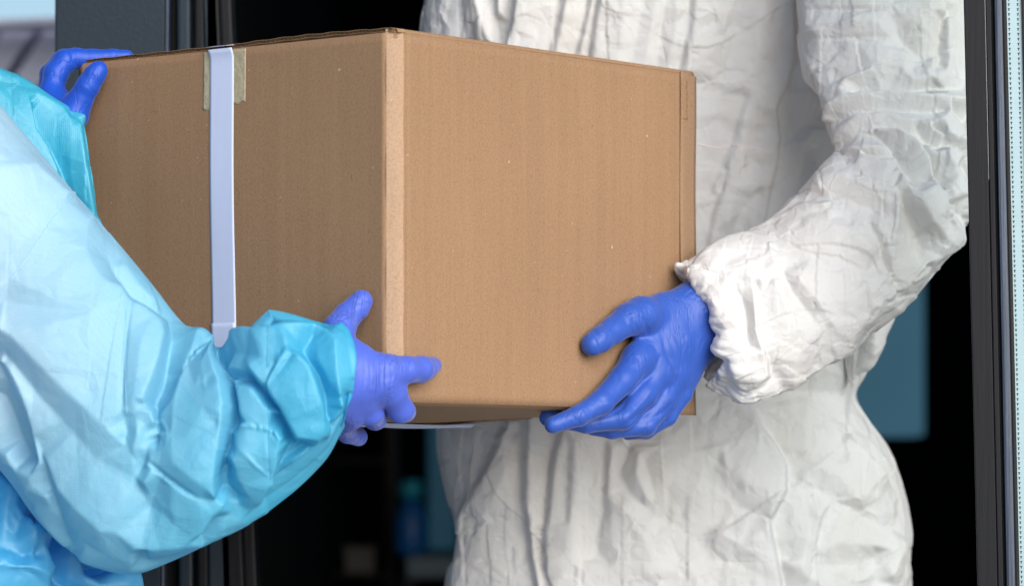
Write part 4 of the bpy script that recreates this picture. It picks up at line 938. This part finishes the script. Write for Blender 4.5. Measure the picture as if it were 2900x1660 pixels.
palm_l = [[(940, 1090, 3.955, 70), (1010, 1040, 3.965, 52), (1092, 1048, 3.972, 40)], [(1040, 1075, 3.968, 44), (1104, 1072, 3.976, 36), (1112, 1098, 3.98, 34)], [(940, 1095, 3.955, 70), (1020, 1080, 3.965, 50), (1075, 1092, 3.972, 38)],
          [(950, 1110, 3.96, 62), (1015, 1110, 3.968, 46), (1040, 1130, 3.976, 40)], [(940, 1120, 3.965, 60), (985, 1150, 3.975, 46), (998, 1170, 3.985, 42)],
          [(935, 1070, 3.96, 60), (960, 990, 3.975, 48), (965, 930, 3.99, 42)], [(940, 1090, 3.955, 66), (860, 1110, 3.945, 60), (760, 1150, 3.935, 58)],
          [(985, 1000, 3.97, 40), (1020, 1010, 3.97, 34)]]
fing_l = [[(955, 935, 3.995, 42), (983, 896, 4.003, 38), (1010, 872, 4.008, 35), (1024, 853, 4.010, 32)],
          [(1085, 1046, 3.972, 40), (1150, 1048, 3.985, 38), (1190, 1047, 4.005, 37), (1206, 1044, 4.025, 32), (1226, 1036, 4.045, 25)],
          [(1078, 1092, 3.972, 41), (1112, 1118, 3.985, 40), (1135, 1162, 4.0, 37), (1146, 1166, 4.03, 30), (1150, 1150, 4.05, 24)],
          [(1030, 1135, 3.98, 38), (1052, 1172, 3.99, 34), (1062, 1186, 4.01, 32), (1075, 1178, 4.04, 26)],
          [(998, 1165, 3.985, 40), (980, 1185, 3.995, 38), (968, 1200, 4.01, 34), (985, 1228, 4.04, 28), (1014, 1238, 4.06, 27)]]
link('glove', hand('glove', palm_l, fing_l, net=GL), M_GLOVE_L, pb, smooth=True)
# --- far hand on the top corner
GF = Net(80, 100, 420, 400, 0.8); GF.zoom(0, 0, 750, 1680)
GF.crease([(450, 330), (470, 390), (500, 420)], 0, -1.6, 6); GF.crease([(740, 320), (745, 390)], 0, -1.6, 5); GF.crease([(450, 500), (540, 520), (590, 580)], 0, -1.3, 6); GF.crease([(500, 470), (560, 440)], 0, -1, 5); GF.build()
palm_f = [[(205, 330, 4.27, 38), (180, 300, 4.285, 40), (145, 265, 4.295, 30)], [(205, 330, 4.27, 38), (150, 400, 4.28, 42), (80, 480, 4.28, 46)], [(150, 290, 4.29, 34), (120, 340, 4.29, 40), (60, 420, 4.29, 44)]]
fing_f = [[(205, 320, 4.27, 38), (226, 284, 4.268, 36), (248, 244, 4.264, 33), (268, 212, 4.264, 30), (279, 198, 4.264, 27)],
          [(145, 262, 4.295, 32), (158, 208, 4.30, 34), (184, 172, 4.305, 33), (215, 164, 4.31, 28), (265, 165, 4.315, 26), (320, 160, 4.32, 21), (360, 158, 4.325, 18)],
          [(130, 270, 4.32, 26), (140, 210, 4.34, 27), (170, 172, 4.35, 25), (230, 165, 4.355, 20), (300, 166, 4.36, 17)]]
link('glove', hand('glove', palm_f, fing_f, net=GF, voxel=0.0016), M_GLOVE_F, pb, smooth=True)

# ------------------------------------------------------------------ seams laid on the cloth
from mathutils.bvhtree import BVHTree
def tree(o):
    n = len(o.data.vertices); co = np.empty(n * 3, np.float32); o.data.vertices.foreach_get('co', co)
    return BVHTree.FromPolygons([tuple(q) for q in co.reshape(-1, 3)], [tuple(p.vertices) for p in o.data.polygons])
def seam(src, bvh, zoom, pts, wd, m, name='seam', label=None, rise=0.0005):
    sc, ox, oy = zoom; q = [(ox + a * sc, oy + b * sc) for a, b in pts]; path = []
    for (a, b), (c, d) in zip(q, q[1:]):
        n = max(2, int(math.hypot(c - a, d - b) / 7))
        for i in range(n): path.append((a + (c - a) * i / n, b + (d - b) * i / n))
    path.append(q[-1]); o = Vector((0, 0, CAMZ)); P3 = []
    for x, y in path:
        h = bvh.ray_cast(o, (V(x, y, 4.0) - o).normalized())
        if h[0] is not None: P3.append((h[0], h[1] if h[1].y < 0 else -h[1]))
    if len(P3) < 3: return
    vs = []; fs = []
    for i, (p, n) in enumerate(P3):
        t = (P3[min(i + 1, len(P3) - 1)][0] - P3[max(i - 1, 0)][0]).normalized(); sd = n.cross(t).normalized()
        for k, (w_, hh) in enumerate(((-1, -0.0008), (-0.5, rise), (0.5, rise), (1, -0.0008))): vs.append(p + sd * w_ * wd / 2 + n * hh)
        if i: fs += [(4 * i - 4 + k, 4 * i - 3 + k, 4 * i + 1 + k, 4 * i + k) for k in range(3)]
    link(name, poly_mesh(name, vs, fs), m, src.parent, label=label, smooth=True)
obj_t = next(o for o in pw.children if o.name.startswith('coverall')); bt_ = tree(obj_t)
k5 = 500 / 1040
seam(obj_t, bt_, (k5, 1900, 0), [(130, 842), (270, 872), (360, 855), (480, 868), (620, 900)], 0.0035, M_PINK, label='faint pink stitched waist seam')
seam(obj_t, bt_, (k5, 1900, 0), [(130, 582), (280, 578), (395, 596)], 0.002, M_WHITE_BODY)
sl = [o for o in COL.objects if o.name.startswith('sleeve')]
s_w = next(o for o in sl if o.parent == pw); s_b = next(o for o in sl if o.parent == pb)
b_w = tree(s_w); b_b = tree(s_b)
seam(s_w, b_w, (700 / 1456, 2200, 0), [(700, 1130), (708, 1220), (698, 1320), (670, 1440)], 0.0022, M_WHITE)
seam(s_w, b_w, (700 / 1456, 2100, 500), [(1240, 402), (1080, 508), (900, 668), (740, 765), (660, 885), (600, 1000)], 0.0020, M_WHITE)
seam(s_w, b_w, (700 / 1456, 2100, 500), [(1205, 60), (1212, 200), (1200, 320)], 0.0014, M_WHITE)
seam(s_b, b_b, (600 / 1456, 0, 700), [(862, 432), (858, 700), (860, 900), (868, 1140)], 0.0020, M_BLUE)
seam(s_b, b_b, (600 / 1456, 0, 200), [(495, 862), (350, 1030), (200, 1262), (70, 1440)], 0.0018, M_BLUE)
seam(s_b, b_b, (500 / 1456, 550, 850), [(605, 722), (660, 640), (705, 560), (748, 490)], 0.0015, M_BLUE)
seam(s_b, b_b, (500 / 1456, 550, 850), [(645, 745), (725, 650), (795, 560), (832, 505)], 0.0015, M_BLUE)

# ------------------------------------------------------------------ the bodies inside the clothes
def body(name, parent, chains, voxel=0.011):
    me = hand(name, chains[:1], chains[1:], voxel=voxel, kp=0.03, kf=0.02)
    return link(name, me, M_SKIN, parent, smooth=True)
body('body', pw, [[(1830, -550, 4.87, 250), (1830, 200, 4.87, 290), (1830, 900, 4.87, 260), (1850, 1500, 4.87, 300)],
     [(1880, -520, 4.87, 150), (2420, -380, 4.72, 130), (2560, 560, 4.50, 85), (2110, 870, 4.40, 62), (2000, 905, 4.385, 52)],
     [(1720, -520, 4.87, 150), (1440, -380, 4.87, 120), (1310, 600, 4.87, 90), (1230, 900, 4.81, 40)],
     [(1650, 1500, 4.87, 230), (1620, 3250, 4.87, 120)], [(2050, 1500, 4.87, 230), (2080, 3250, 4.87, 120)],
     [(1830, -550, 4.87, 120), (1830, -850, 4.85, 170), (1830, -1060, 4.85, 200)]])
body('body', pb, [[(-420, -100, 4.20, 260), (-420, 900, 4.20, 300), (-400, 1600, 4.20, 330)],
     [(-420, 0, 4.14, 160), (-300, 500, 4.03, 120), (330, 1330, 3.98, 90), (760, 1170, 3.94, 70), (920, 1095, 3.955, 58)],
     [(-420, 0, 4.15, 160), (-200, 500, 4.28, 90), (60, 480, 4.285, 60)],
     [(-420, -150, 4.20, 130), (-400, -480, 4.20, 200), (-400, -680, 4.20, 220)],
     [(-560, 1700, 4.20, 230), (-560, 3250, 4.20, 120)], [(-250, 1700, 4.20, 230), (-250, 3250, 4.20, 120)]])
